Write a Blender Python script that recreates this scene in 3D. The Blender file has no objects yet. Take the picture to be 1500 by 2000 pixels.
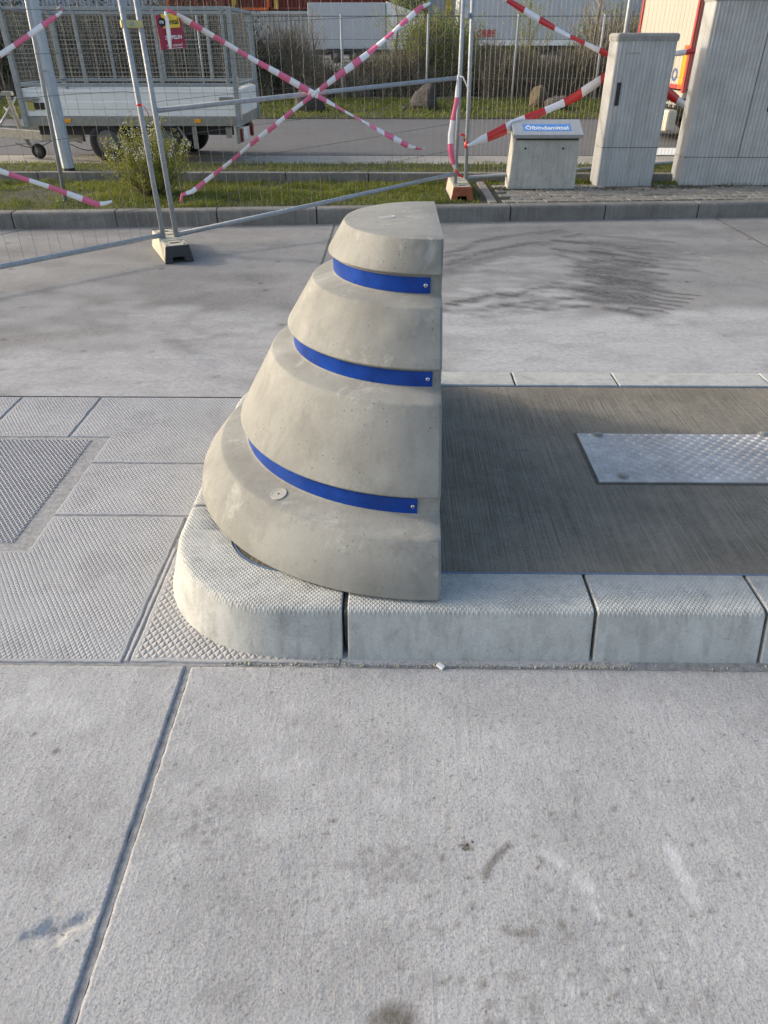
import bpy, math, random
import numpy as np
from mathutils import Vector, Matrix
R = math.radians
random.seed(7); rng = np.random.default_rng(7)
scene = bpy.context.scene
# ------------------------------------------------------------------ camera
F, TH, YAW, H = 1400., R(33.2), R(0.7), 1.55
cam = bpy.data.objects.new('camera', bpy.data.cameras.new('camera'))
scene.collection.objects.link(cam); scene.camera = cam
cam.data.sensor_fit = 'VERTICAL'; cam.data.sensor_height = 24; cam.data.sensor_width = 18
cam.data.lens = 24 * F / 2000; cam.data.clip_end = 2000; cam.data.clip_start = .05
cam.location = (0, 0, H); cam.rotation_euler = (R(90) - TH, 0, YAW)
# ------------------------------------------------------------------ light
SUN_EL, SUN_AZ = R(21), math.atan2(-.975, .22)     # azimuth from +Y towards +X
w = bpy.data.worlds.new('World'); scene.world = w; w.use_nodes = True
nt = w.node_tree; nt.nodes.clear()
sky = nt.nodes.new('ShaderNodeTexSky'); sky.sky_type = 'NISHITA'; sky.sun_disc = False
sky.sun_elevation = SUN_EL; sky.sun_rotation = SUN_AZ; sky.dust_density = 3.6; sky.air_density = 1.0; sky.ozone_density = .4
bg = nt.nodes.new('ShaderNodeBackground'); bg.inputs[1].default_value = 0.15
wo = nt.nodes.new('ShaderNodeOutputWorld')
nt.links.new(sky.outputs[0], bg.inputs[0]); nt.links.new(bg.outputs[0], wo.inputs[0])
sd = Vector((math.sin(SUN_AZ) * math.cos(SUN_EL), math.cos(SUN_AZ) * math.cos(SUN_EL), math.sin(SUN_EL)))
sun = bpy.data.objects.new('sun', bpy.data.lights.new('sun', 'SUN')); scene.collection.objects.link(sun)
sun.data.energy = 1.15; sun.data.angle = R(4); sun.data.color = (1, .94, .85)
sun.rotation_euler = sd.to_track_quat('Z', 'Y').to_euler(); sun.location = (-5, 1, 6)
vs = scene.view_settings; vs.view_transform = 'Standard'; vs.look = 'None'; vs.gamma = 1
vs.use_curve_mapping = False; vs.exposure = 1.0

# ------------------------------------------------------------------ photo measurements -> world points
def ray(x, y):
    u = (x - 750) / F; v = (y - 1000) / F
    X = u; Y = math.cos(TH) - v * math.sin(TH); Z = -math.sin(TH) - v * math.cos(TH)
    c, s = math.cos(YAW), math.sin(YAW)
    return c * X - s * Y, s * X + c * Y, Z
def G(x, y, z=0.):                       # measured point at height z
    r = ray(x, y); t = (z - H) / r[2]; return Vector((t * r[0], t * r[1], z))
def GY(x, y, Y):                         # measured point at depth Y
    r = ray(x, y); t = Y / r[1]; return Vector((t * r[0], Y, H + t * r[2]))
def GP(x, y, a, b):                      # measured point on the upright plane through a, b
    r = ray(x, y); n = (-(b[1] - a[1]), b[0] - a[0])
    t = (n[0] * a[0] + n[1] * a[1]) / (n[0] * r[0] + n[1] * r[1]); return Vector((t * r[0], t * r[1], H + t * r[2]))

# ------------------------------------------------------------------ helpers
col = scene.collection
class MB:
    def __init__(s): s.v = []; s.f = []; s.m = []
    def add(s, vs, fs, m=0):
        o = len(s.v); s.v += [tuple(p) for p in vs]; s.f += [tuple(i + o for i in f) for f in fs]; s.m += [m] * len(fs)
    def box(s, a, b, m=0, M=None):
        x0, y0, z0 = a; x1, y1, z1 = b
        P = [Vector(p) for p in ((x0,y0,z0),(x1,y0,z0),(x1,y1,z0),(x0,y1,z0),(x0,y0,z1),(x1,y0,z1),(x1,y1,z1),(x0,y1,z1))]
        if M: P = [M @ p for p in P]
        s.add(P, [(0,3,2,1),(4,5,6,7),(0,1,5,4),(1,2,6,5),(2,3,7,6),(3,0,4,7)], m)
    def tube(s, pts, r, n=8, m=0, cap=True):
        pts = [Vector(p) for p in pts]; rs = r if isinstance(r, (list, tuple)) else [r] * len(pts)
        V = []; a = None
        for i, p in enumerate(pts):
            d = (pts[min(i + 1, len(pts) - 1)] - pts[max(i - 1, 0)]).normalized()
            if a is None:
                a = d.cross(Vector((0, 0, 1)));
                if a.length < .1: a = d.cross(Vector((1, 0, 0)))
            a = (a - d * a.dot(d)).normalized(); b = d.cross(a)
            for k in range(n):
                t = 2 * math.pi * k / n; V.append(p + (a * math.cos(t) + b * math.sin(t)) * rs[i])
        Fc = [(i*n+k, i*n+(k+1) % n, (i+1)*n+(k+1) % n, (i+1)*n+k) for i in range(len(pts)-1) for k in range(n)]
        if cap: Fc += [tuple(range(n))[::-1], tuple((len(pts)-1)*n + k for k in range(n))]
        s.add(V, Fc, m)
    def prism(s, poly, z0, z1, m=0, M=None):     # 2D polygon (ccw) extruded in z
        n = len(poly); V = [Vector((x, y, z0)) for x, y in poly] + [Vector((x, y, z1)) for x, y in poly]
        if M: V = [M @ p for p in V]
        s.add(V, [tuple(range(n))[::-1], tuple(range(n, 2*n))] + [(i, (i+1) % n, n+(i+1) % n, n+i) for i in range(n)], m)
    def loft(s, rings, m=0, closed=True, cap=True):
        n = len(rings[0]); V = [p for r in rings for p in r]; k = n if closed else n - 1
        Fc = [(i*n+j, i*n+(j+1) % n, (i+1)*n+(j+1) % n, (i+1)*n+j) for i in range(len(rings)-1) for j in range(k)]
        if cap: Fc += [tuple(range(n))[::-1], tuple((len(rings)-1)*n+j for j in range(n))]
        s.add(V, Fc, m)
    def build(s, name, mats, parent=None, smooth=False, bevel=0, seg=2, angle=40):
        me = bpy.data.meshes.new(name); me.from_pydata(s.v, [], s.f)
        mats = mats if isinstance(mats, (list, tuple)) else [mats]
        for x in mats: me.materials.append(x)
        me.polygons.foreach_set('material_index', s.m)
        if smooth: me.polygons.foreach_set('use_smooth', [True] * len(s.f))
        me.update(); o = bpy.data.objects.new(name, me); col.objects.link(o)
        if parent: o.parent = parent
        if bevel:
            b = o.modifiers.new('bevel', 'BEVEL'); b.width = bevel; b.segments = seg; b.limit_method = 'ANGLE'; b.angle_limit = R(angle)
        return o
def smooth_by_angle(o, ang=35):
    me = o.data; me.polygons.foreach_set('use_smooth', [True] * len(me.polygons))
    import bmesh
    bm = bmesh.new(); bm.from_mesh(me); bmesh.ops.recalc_face_normals(bm, faces=bm.faces)
    for e in bm.edges:
        if len(e.link_faces) != 2 or e.calc_face_angle(0) > R(ang): e.smooth = False
    bm.to_mesh(me); bm.free()
def fixn(o):
    import bmesh
    bm = bmesh.new(); bm.from_mesh(o.data); bmesh.ops.recalc_face_normals(bm, faces=bm.faces); bm.to_mesh(o.data); bm.free()
def tag(o, label=None, cat=None, group=None, kind=None):
    if label: o['label'] = label
    if cat: o['category'] = cat
    if group: o['group'] = group
    if kind: o['kind'] = kind
    return o
def empty(name, loc=(0, 0, 0), rz=0, **k):
    o = bpy.data.objects.new(name, None); o.location = loc; o.rotation_euler = (0, 0, rz); o.empty_display_size = .1
    col.objects.link(o); return tag(o, **k)
def textmesh(txt, size=1., shear=0, bold=0., ext=0.0005, spacing=1.):
    c = bpy.data.curves.new('t', 'FONT'); c.body = txt; c.size = size; c.shear = shear; c.offset = bold; c.extrude = ext
    c.align_x = 'CENTER'; c.align_y = 'CENTER'; c.space_character = spacing; c.resolution_u = 3
    o = bpy.data.objects.new('t', c); col.objects.link(o)
    dg = bpy.context.evaluated_depsgraph_get(); me = bpy.data.meshes.new_from_object(o.evaluated_get(dg))
    bpy.data.objects.remove(o); return me
def text(name, txt, mat, parent, M, width=None, height=None, **k):
    me = textmesh(txt, **k); xs = [v.co.x for v in me.vertices]; ys = [v.co.y for v in me.vertices]
    wx, wy = max(xs) - min(xs), max(ys) - min(ys); cx, cy = (max(xs)+min(xs))/2, (max(ys)+min(ys))/2
    sx = width / wx if width else 1; sy = height / wy if height else sx
    me.transform(M @ Matrix.Diagonal((sx, sy, 1, 1)) @ Matrix.Translation((-cx, -cy, 0)))
    me.materials.clear(); me.materials.append(mat); me.name = name
    o = bpy.data.objects.new(name, me); col.objects.link(o); o.parent = parent; return o
def frame(origin, xdir, updir):           # matrix: local x along xdir, local y along updir, z out
    x = Vector(xdir).normalized(); y = Vector(updir); y = (y - x * y.dot(x)).normalized(); z = x.cross(y)
    return Matrix.Translation(origin) @ Matrix((x, y, z)).transposed().to_4x4()

# ------------------------------------------------------------------ materials
def mat(name): 
    m = bpy.data.materials.new(name); m.use_nodes = True; n = m.node_tree; n.nodes.clear()
    o = n.nodes.new('ShaderNodeOutputMaterial'); b = n.nodes.new('ShaderNodeBsdfPrincipled'); n.links.new(b.outputs[0], o.inputs[0])
    return m, n, b
class N:
    def __init__(s, n): s.n = n
    def new(s, t, **k):
        x = s.n.nodes.new(t)
        for a, v in k.items(): setattr(x, a, v)
        return x
    def link(s, a, b): s.n.links.new(a, b)
    def math(s, op, a, b=None, c=None, clamp=False):
        x = s.new('ShaderNodeMath', operation=op, use_clamp=clamp)
        for i, v in enumerate((a, b, c)):
            if v is None: continue
            if isinstance(v, (int, float)): x.inputs[i].default_value = v
            else: s.link(v, x.inputs[i])
        return x.outputs[0]
    def mix(s, fac, a, b, mode='MIX'):
        x = s.new('ShaderNodeMix', data_type='RGBA', blend_type=mode)
        for i, v in ((0, fac), (6, a), (7, b)):
            if isinstance(v, (int, float)): x.inputs[i].default_value = v
            elif isinstance(v, (tuple, list)): x.inputs[i].default_value = (*v, 1)
            else: s.link(v, x.inputs[i])
        return x.outputs[2]
    def noise(s, vec, scale, detail=4, rough=.6, dist=0):
        x = s.new('ShaderNodeTexNoise'); x.inputs['Scale'].default_value = scale; x.inputs['Detail'].default_value = detail
        x.inputs['Roughness'].default_value = rough; x.inputs['Distortion'].default_value = dist
        s.link(vec, x.inputs['Vector']); return x.outputs[0]
    def map(s, v, a, b, c=0., d=1.):
        x = s.new('ShaderNodeMapRange'); s.link(v, x.inputs[0])
        for i, q in enumerate((a, b, c, d)): x.inputs[i+1].default_value = q
        return x.outputs[0]
    def coords(s, scale=(1, 1, 1), obj=True):
        t = s.new('ShaderNodeTexCoord')
        if obj == 'world': 
            g = s.new('ShaderNodeNewGeometry'); src = g.outputs['Position']
        else: src = t.outputs['Object']
        if scale == (1, 1, 1): return src
        m = s.new('ShaderNodeMapping'); m.inputs['Scale'].default_value = scale; s.link(src, m.inputs[0]); return m.outputs[0]
def concrete(name, c, var=.25, big=1.2, grain=150, gb=.5, speck=.5, dark=None, pale=None, brush=0, diamond=None,
             rough=.9, tint=.0, streak=0, attr=True, topz=None, grit=1., patch=0., scuff=0., dist=.003, mott=.12, tone=None, pit=.0, lines=0.):
    m, nn, b = mat(name); n = N(nn); P = n.coords(obj='world')
    base = n.mix(n.map(n.noise(P, big, 6, .62), .3, .7), tuple(x*(1-var) for x in c), tuple(min(1, x*(1+var*.8)) for x in c))
    base = n.mix(n.map(n.noise(P, 9, 5, .7), .35, .7, 0, mott), base, tuple(x*.45 for x in c))
    # fine grain
    g1 = n.noise(P, grain, 3, .7); g2 = n.noise(P, grain*.33, 3, .6)
    base = n.mix(n.map(g1, .35, .66, 0, .6*grit), base, tuple(min(1, x*1.35) for x in c))
    base = n.mix(n.map(g1, .30, .46, .38*grit, 0), base, tuple(x*.55 for x in c))
    base = n.mix(n.map(g2, .60, .70, 0, .30*speck), base, tuple(x*.4 for x in c))
    base = n.mix(n.map(n.noise(P, 60, 2, .6), .68, .74, 0, .6*speck), base, tuple(x*.3 for x in c))
    base = n.mix(n.map(n.noise(P, 3.1, 5, .65), .45, .72, 0, mott*1.3), base, tuple(x*.5 for x in c))
    if patch:
        pn = n.noise(P, 4.2, 7, .68, .3); base = n.mix(n.map(pn, .54, .585, 0, patch), base, tuple(x*.55 for x in c))
        base = n.mix(n.map(n.noise(P, 7.5, 8, .72, .2), .60, .635, 0, patch*.9), base, tuple(x*.42 for x in c))
    if scuff:
        Q = n.coords((9, 9, 5), 'world'); base = n.mix(n.map(n.noise(Q, 1.0, 9, .74, .4), .575, .66, 0, scuff), base, tuple(min(.8, x*1.75) for x in c))
    if streak:
        S = n.coords((26, 26, 2.2), 'world'); base = n.mix(n.map(n.noise(S, 1, 4, .6), .5, .8, 0, streak), base, tuple(x*.42 for x in c))
        S2 = n.coords((14, 14, 1.2), 'world'); base = n.mix(n.map(n.noise(S2, 1.3, 4, .6), .55, .8, 0, streak*.8), base, tuple(min(1, x*1.35) for x in c))
    if attr:
        a = n.new('ShaderNodeAttribute', attribute_name='stain'); edge = n.noise(P, 30, 4, .7)
        f = n.math('MULTIPLY', a.outputs['Fac'], n.map(edge, .25, .7, .45, 1.15), clamp=True)
        base = n.mix(f, base, dark or tuple(x*.33 for x in c))
        a2 = n.new('ShaderNodeAttribute', attribute_name='pale')
        f = n.math('MULTIPLY', a2.outputs['Fac'], n.map(edge, .3, .65, .4, 1.1), clamp=True)
        base = n.mix(f, base, pale or tuple(min(.8, x*1.45) for x in c))
    hsum = n.math('MULTIPLY', g1, gb*.5); hsum = n.math('ADD', hsum, n.math('MULTIPLY', g2, gb))
    hsum = n.math('ADD', hsum, n.math('MULTIPLY', n.noise(P, 14, 3, .5), gb*.9))
    if pit:
        v = n.new('ShaderNodeTexVoronoi'); v.inputs['Scale'].default_value = 75; n.link(P, v.inputs['Vector'])
        msk = n.map(n.noise(P, 11, 2, .5), .5, .62); h = n.math('MULTIPLY', n.map(v.outputs[0], .05, .2, 1, 0), msk)
        hsum = n.math('SUBTRACT', hsum, n.math('MULTIPLY', h, pit)); base = n.mix(n.math('MULTIPLY', h, .6), base, tuple(x*.3 for x in c))
    if brush:
        B = n.coords((150, 2.2, 1), 'world'); bb = n.noise(B, 1, 4, .75)
        hsum = n.math('ADD', hsum, n.math('MULTIPLY', bb, brush)); base = n.mix(n.map(bb, .45, .70, 0, .65), base, tuple(x*1.5 for x in c))
        base = n.mix(n.map(bb, .22, .45, .7, 0), base, tuple(x*.4 for x in c))
    if lines:
        B = n.coords((60, 1.0, 1), 'world'); bb = n.noise(B, 1, 3, .7)
        hsum = n.math('ADD', hsum, n.math('MULTIPLY', n.map(bb, .55, .75), lines))
    if diamond:
        A, Bq, hh = diamond; sp = n.new('ShaderNodeSeparateXYZ'); n.link(P, sp.inputs[0])
        w_ = n.math('MULTIPLY', n.math('SUBTRACT', n.noise(P, 5, 2, .5), .5), .5)
        x = n.math('DIVIDE', sp.outputs[0], A); y = n.math('DIVIDE', sp.outputs[1], Bq)
        u = n.math('ADD', n.math('ADD', x, y), w_); v = n.math('SUBTRACT', x, n.math('SUBTRACT', y, w_))
        pu = n.math('PINGPONG', u, .5); pv = n.math('PINGPONG', v, .5)
        d = n.math('MINIMUM', pu, pv); d = n.math('MINIMUM', d, .33)
        wear = n.map(n.noise(P, 7, 5, .65), .28, .6, .30, 1.)
        if topz is not None:
            wear = n.math('MULTIPLY', wear, n.map(sp.outputs[2], topz - .03, topz - .012, 0, 1))
        if attr:
            a3 = n.new('ShaderNodeAttribute', attribute_name='plain'); wear = n.math('MULTIPLY', wear, n.math('SUBTRACT', 1, a3.outputs['Fac'], clamp=True))
        d = n.math('MULTIPLY', d, wear); hsum = n.math('ADD', hsum, n.math('MULTIPLY', d, hh))
        base = n.mix(n.math('MULTIPLY', n.map(d, .0, .09, .42, 0), wear), base, tuple(x*.42 for x in c))
    bu = n.new('ShaderNodeBump'); bu.inputs['Distance'].default_value = dist; bu.inputs['Strength'].default_value = 1
    n.link(hsum, bu.inputs['Height']); n.link(bu.outputs[0], b.inputs['Normal'])
    n.link(base, b.inputs['Base Color']); b.inputs['Roughness'].default_value = rough; b.inputs['Specular IOR Level'].default_value = .3
    return m
def plain(name, c, rough=.5, metal=0, var=.12, scale=20, bump=0, coat=0, streak=0, spec=.5, dirt=0, dirtcol=(.12,.11,.09), trans=0):
    m, nn, b = mat(name); n = N(nn); P = n.coords(obj='world')
    base = n.mix(n.map(n.noise(P, scale, 5, .65), .3, .7), tuple(x*(1-var) for x in c), tuple(min(1, x*(1+var)) for x in c))
    if streak:
        S = n.coords((18, 18, 1.2), 'world'); base = n.mix(n.map(n.noise(S, 1, 5, .65), .48, .8, 0, streak), base, tuple(x*.4 for x in c))
    if dirt: base = n.mix(n.map(n.noise(P, 4, 6, .7), .42, .75, 0, dirt), base, dirtcol)
    n.link(base, b.inputs['Base Color']); b.inputs['Roughness'].default_value = rough; b.inputs['Metallic'].default_value = metal
    b.inputs['Specular IOR Level'].default_value = spec
    n.link(n.map(n.noise(P, scale*1.7, 4, .6), .3, .7, max(.02, rough-.1), min(1, rough+.12)), b.inputs['Roughness'])
    if bump:
        bu = n.new('ShaderNodeBump'); bu.inputs['Distance'].default_value = bump; n.link(n.noise(P, scale*3, 5, .7), bu.inputs['Height']); n.link(bu.outputs[0], b.inputs['Normal'])
    if trans: b.inputs['Transmission Weight'].default_value = 0
    return m
def leafmat(name, c1, c2, scale=3, tl=.35):
    m, nn, b = mat(name); n = N(nn); P = n.coords(obj='world')
    g = n.noise(P, scale, 3, .6); g2 = n.noise(P, scale*25, 2, .6)
    base = n.mix(n.map(n.math('ADD', g, n.math('MULTIPLY', g2, .6)), .55, 1.05), c1, c2)
    n.link(base, b.inputs['Base Color']); b.inputs['Roughness'].default_value = .7; b.inputs['Specular IOR Level'].default_value = .25
    tr = n.new('ShaderNodeBsdfTranslucent'); n.link(base, tr.inputs[0]); mx = n.new('ShaderNodeMixShader'); mx.inputs[0].default_value = tl
    out = [q for q in nn.nodes if q.type == 'OUTPUT_MATERIAL'][0]
    n.link(b.outputs[0], mx.inputs[1]); n.link(tr.outputs[0], mx.inputs[2]); n.link(mx.outputs[0], out.inputs[0]); return m

M = {}
M['fore'] = concrete('foreground_concrete', (.34, .342, .342), var=.14, big=2.2, grain=165, gb=.8, speck=1.2, grit=1.3, patch=.16, scuff=.22, dark=(.10,.09,.075), pale=(.56,.57,.58), dist=.0030, mott=.29, lines=.11)
M['apron'] = concrete('apron_concrete', (.24, .236, .229), var=.25, big=.9, grain=75, gb=.7, speck=.6, patch=.20, scuff=.25, dark=(.055,.055,.058), pale=(.46,.465,.47), dist=.002, mott=.25)
M['stamp'] = concrete('stamped_concrete', (.335, .34, .348), var=.13, big=1.5, grain=150, gb=.35, speck=.5, patch=.2, scuff=.2, diamond=(.0175, .0255, 4.2), dist=.0016, mott=.15)
M['stampb'] = concrete('stamped_concrete_coarse', (.365, .362, .355), var=.12, big=2, grain=150, gb=.4, speck=.5, patch=.15, scuff=.2, diamond=(.025, .034, 5.5), dist=.0022, mott=.15)
M['smooth'] = concrete('smooth_joint_concrete', (.40, .40, .395), var=.12, big=3, grain=150, gb=.3, speck=.4, dist=.002)
M['kerb'] = concrete('kerb_concrete', (.46, .47, .45), var=.13, big=3, grain=150, gb=.4, speck=.6, diamond=(.0138, .0178, 3.4), dist=.0016, patch=.26, scuff=.2, streak=.6, topz=.16, mott=.2, pit=.3, grit=.6)
M['island'] = concrete('fresh_broomed_concrete', (.20, .183, .15), var=.38, big=2.6, grain=120, gb=.7, speck=.5, brush=2.6, dark=(.05,.048,.045), dist=.0025, mott=.55, patch=.3, scuff=.15)
M['bollard'] = concrete('cast_bollard_concrete', (.278, .281, .260), var=.2, big=4.5, grain=200, gb=.16, speck=.25, dark=(.19,.18,.165), pale=(.50,.49,.46), dist=.0016, mott=.34, pit=1.3, streak=.34, grit=.4, patch=.22, scuff=.38)
M['lawnkerb'] = concrete('old_kerb_concrete', (.20, .193, .178), var=.38, big=2.5, grain=120, gb=.5, speck=.6, streak=.6, mott=.4, dist=.002)
M['box'] = concrete('weathered_concrete', (.43, .42, .38), var=.22, big=3.5, grain=90, gb=.4, speck=.5, streak=.55, mott=.3, dist=.002)
M['paver'] = concrete('paver_concrete', (.24, .225, .195), var=.3, big=7, grain=120, gb=.5, speck=.5, mott=.4, dist=.002)
M['foot'] = concrete('foot_concrete', (.44, .42, .34), var=.25, big=6, grain=100, gb=.5, speck=.5, streak=.4, mott=.3, dist=.002)
M['joint'] = plain('joint_dirt', (.085, .082, .075), .95, var=.4, scale=60, bump=.002)
M['bed'] = plain('grey_joint_filler', (.27, .27, .27), .95, var=.3, scale=50, bump=.002)
M['seal'] = plain('blue_grey_sealant', (.10, .19, .34), .6, var=.2, scale=40, dirt=.5, dirtcol=(.2,.2,.19))
M['road'] = concrete('asphalt', (.115, .115, .117), var=.12, big=.5, grain=60, gb=.6, speck=.3, dist=.003, mott=.2)
M['gutter'] = concrete('gutter_concrete', (.32, .30, .265), var=.2, big=1.4, grain=60, gb=.5, speck=.4, dist=.003, mott=.3)
M['yard'] = concrete('yard_gravel', (.27, .26, .25), var=.3, big=.3, grain=20, gb=.8, speck=1, dist=.02, mott=.4)
M['soil'] = plain('lawn_soil', (.042, .040, .022), .95, var=.4, scale=5, bump=.01, dirt=.5, dirtcol=(.05,.075,.02))
M['sunlit_strip'] = plain('sunlit_ground_white', (.75, .74, .70), .7, var=.1)  # near-white colour standing in for sunlight on the ground
M['blue'] = plain('blue_reflective_sheet', (.004, .042, .265), .34, var=.3, scale=14, dirt=.4, dirtcol=(.035,.085,.30), streak=.3, spec=.2)
M['steel'] = plain('stainless_screw', (.6, .6, .6), .3, metal=1)
M['galv'] = plain('galvanised_steel', (.32, .345, .37), .55, metal=.15, var=.2, scale=30, streak=.2)
M['galvl'] = plain('galvanised_lamp_post', (.40, .44, .49), .5, metal=.15, var=.12, scale=14)
M['tread'] = plain('galvanised_checker_plate', (.42, .42, .42), .7, metal=0, var=.25, scale=18, dirt=.65, dirtcol=(.25,.23,.2))
M['plug'] = plain('grey_plastic_plug', (.37, .365, .33), .5)
M['dark'] = plain('black_plastic', (.018, .018, .02), .5, var=.2)
M['footblack'] = plain('dark_foot_end', (.035, .037, .042), .55, var=.2)
M['footred'] = plain('orange_brown_foot_end', (.30, .085, .035), .7, var=.3)
M['wire'] = plain('fence_wire', (.12, .125, .12), .5, metal=.3)
M['wirel'] = plain('bright_fence_wire', (.27, .265, .23), .5, metal=.2)
M['pink'] = plain('faded_pink_tape', (.78, .16, .28), .4, var=.08, scale=9)
M['red'] = plain('red_tape', (.62, .03, .03), .35, var=.08, scale=9)
M['white'] = plain('white_tape', (.86, .83, .84), .4, var=.05, scale=9)
M['signred'] = plain('crimson_sign_sheet', (.32, .012, .045), .4, var=.08)
M['yellow'] = plain('yellow_print', (.80, .55, .03), .45)
M['ink'] = plain('black_print', (.012, .012, .014), .5)
M['paint'] = plain('white_print', (.8, .8, .78), .5, var=.03)
M['cab'] = plain('grey_cabinet_plastic', (.43, .435, .43), .55, var=.09, scale=5, streak=.42, dirt=.22)
M['cabcap'] = plain('weathered_cabinet_lid', (.30, .295, .28), .7, var=.2, scale=9, streak=.4, dirt=.4)
M['lid'] = plain('aluminium_lid', (.42, .44, .45), .45, metal=.3, var=.1)
M['labelblue'] = plain('light_blue_label', (.10, .27, .62), .45)
M['board'] = plain('white_aluminium_board', (.80, .81, .80), .4, var=.06, scale=4, dirt=.15, dirtcol=(.4,.38,.33))
M['frame'] = plain('dull_zinc_frame', (.27, .27, .245), .55, metal=.35, var=.2, streak=.3)
M['cage'] = plain('cage_steel', (.28, .31, .33), .5, metal=.35, var=.2)
M['mesh'] = plain('cage_mesh', (.33, .325, .29), .6, metal=.2, var=.2)
M['tyre'] = plain('tyre_rubber', (.022, .022, .024), .85, var=.2)
M['rim'] = plain('dirty_steel_rim', (.20, .19, .17), .6, metal=.4, dirt=.5)
M['orange'] = plain('amber_reflector', (.85, .33, .01), .25)
M['lamp_red'] = plain('dull_red_lamp', (.22, .03, .035), .3)
M['label'] = plain('olive_sticker', (.42, .38, .10), .5)
M['rock'] = concrete('boulder_rock', (.095, .088, .080), var=.45, big=4, grain=60, gb=1.5, speck=.6, dist=.02, mott=.5)
M['rock2'] = concrete('brown_boulder_rock', (.17, .135, .09), var=.45, big=4, grain=60, gb=1.5, speck=.6, dist=.02, mott=.5)
M['grass'] = leafmat('grass_blades', (.07, .10, .014), (.27, .29, .06), 2.5)
M['bushleaf'] = leafmat('bush_leaves', (.16, .18, .03), (.33, .34, .07), 5)
M['blossom'] = plain('white_blossom', (.75, .74, .66), .7)
M['twig'] = plain('bare_twigs', (.14, .115, .085), .9, var=.45, scale=6)
M['twigl'] = plain('pale_twigs', (.33, .29, .21), .9, var=.4, scale=6)
M['willow'] = leafmat('young_leaves', (.13, .19, .02), (.27, .34, .05), 2)
M['ever'] = leafmat('evergreen_leaves', (.008, .018, .006), (.035, .055, .016), 2, .15)
M['ivory'] = plain('white_lorry_body', (.38, .365, .315), .45, var=.03, scale=2)
M['trim'] = plain('red_body_trim', (.35, .035, .03), .5)
M['flu'] = plain('orange_reflective_band', (.95, .30, .01), .4)
M['flur'] = plain('orange_red_corner_band', (.85, .10, .02), .4)
M['grill'] = plain('beige_bumper', (.50, .48, .40), .5, dirt=.2)
M['logo'] = plain('blue_logo_print', (.05, .09, .25), .5)
M['trailergrey'] = plain('grey_trailer_wall', (.40, .43, .47), .5, var=.05, scale=2)
M['trailerwhite'] = plain('white_tarp', (.72, .74, .76), .6, var=.04, scale=2)
M['redtext'] = plain('red_lettering', (.42, .02, .03), .5)
M['hallred'] = plain('dark_red_sheet', (.15, .028, .018), .6, var=.2, scale=1, streak=.3)
M['orangesheet'] = plain('orange_sheet', (.55, .11, .02), .6, var=.2, scale=1)
M['palewall'] = plain('pale_stained_sheet', (.42, .42, .41), .7, var=.25, scale=1.4, streak=.6)
M['darkwall'] = plain('dark_container_wall', (.07, .065, .055), .7, var=.3, scale=1, streak=.5)
M['dullyellow'] = plain('dull_yellow_steel', (.42, .28, .05), .6, var=.3)
M['bluedoor'] = plain('grey_blue_shutter', (.30, .34, .40), .5, var=.08, scale=2)
M['purple'] = plain('dark_purple_sheet', (.03, .015, .04), .6)

# ------------------------------------------------------------------ attribute painting (stains that belong to the ground)
def paint(o, name, strokes):
    """strokes: (pts world xy, width, strength); soft capsule stamps kept in a vertex attribute"""
    me = o.data; n = len(me.vertices); co = np.empty(n*3); me.vertices.foreach_get('co', co); co = co.reshape(-1, 3)
    val = np.zeros(n)
    for pts, wd, st in strokes:
        for a, b in zip(pts[:-1], pts[1:]):
            a = np.array(a[:2]); b = np.array(b[:2]); d = b - a; L = max(d @ d, 1e-9)
            sel = (np.abs(co[:,0] - (a+b)[0]/2) < abs(d[0])/2 + 2*wd) & (np.abs(co[:,1] - (a+b)[1]/2) < abs(d[1])/2 + 2*wd)
            p = co[sel][:, :2]
            if not len(p): continue
            t = np.clip(((p - a) @ d)/L, 0, 1); q = a + t[:, None]*d; r = np.hypot(*(p - q).T)/wd
            f = st*np.clip(1.25 - r, 0, 1)**.8
            val[sel] = np.maximum(val[sel], f)
    at = me.attributes.new(name, 'FLOAT', 'POINT'); at.data.foreach_set('value', np.clip(val, 0, 1).astype('f'))
def gridmesh(name, m, poly_fn, x0, x1, y0, y1, step, z, parent=None):
    nx = int(round((x1-x0)/step))+1; ny = int(round((y1-y0)/step))+1
    X, Y = np.meshgrid(np.linspace(x0, x1, nx), np.linspace(0, 1, ny)); ya, yb = poly_fn(X)
    Y = ya + (yb - ya)*Y; V = np.stack([X.ravel(), Y.ravel(), np.full(X.size, z)], 1)
    i = np.arange((nx-1)*(ny-1)); r, c = divmod(i, nx-1); a = r*nx + c
    Fq = np.stack([a, a+1, a+nx+1, a+nx], 1)
    me = bpy.data.meshes.new(name); me.from_pydata(V.tolist(), [], Fq.tolist()); me.materials.append(m)
    o = bpy.data.objects.new(name, me); col.objects.link(o)
    if parent: o.parent = parent
    return o, nx, ny

# ================================================================== GROUND
KX = lambda x: 7.80 + .0885*x - .012*np.minimum(x, 0)*0     # base line of the far kerb
tag(empty('ground'), kind='structure')
ground = [o for o in col.objects if o.name == 'ground'][0]
sub = MB(); sub.box((-60, 1.529, -.30), (60, 11, -.0050)); sub.box((-60, -3, -.30), (60, 1.5288, -.030)); sub.box((-.6084, -3, -.029), (-.5926, 1.5286, -.0052)); s_ = sub.build('joint_bed', M['bed'], ground)
# big sheet to the horizon
g = MB(); g.add([(-300, 16, -.10), (300, 16, -.10), (300, 600, 3), (-300, 600, 3)], [(0, 1, 2, 3)]); tag(g.build('terrain', M['yard']), kind='structure')

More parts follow.
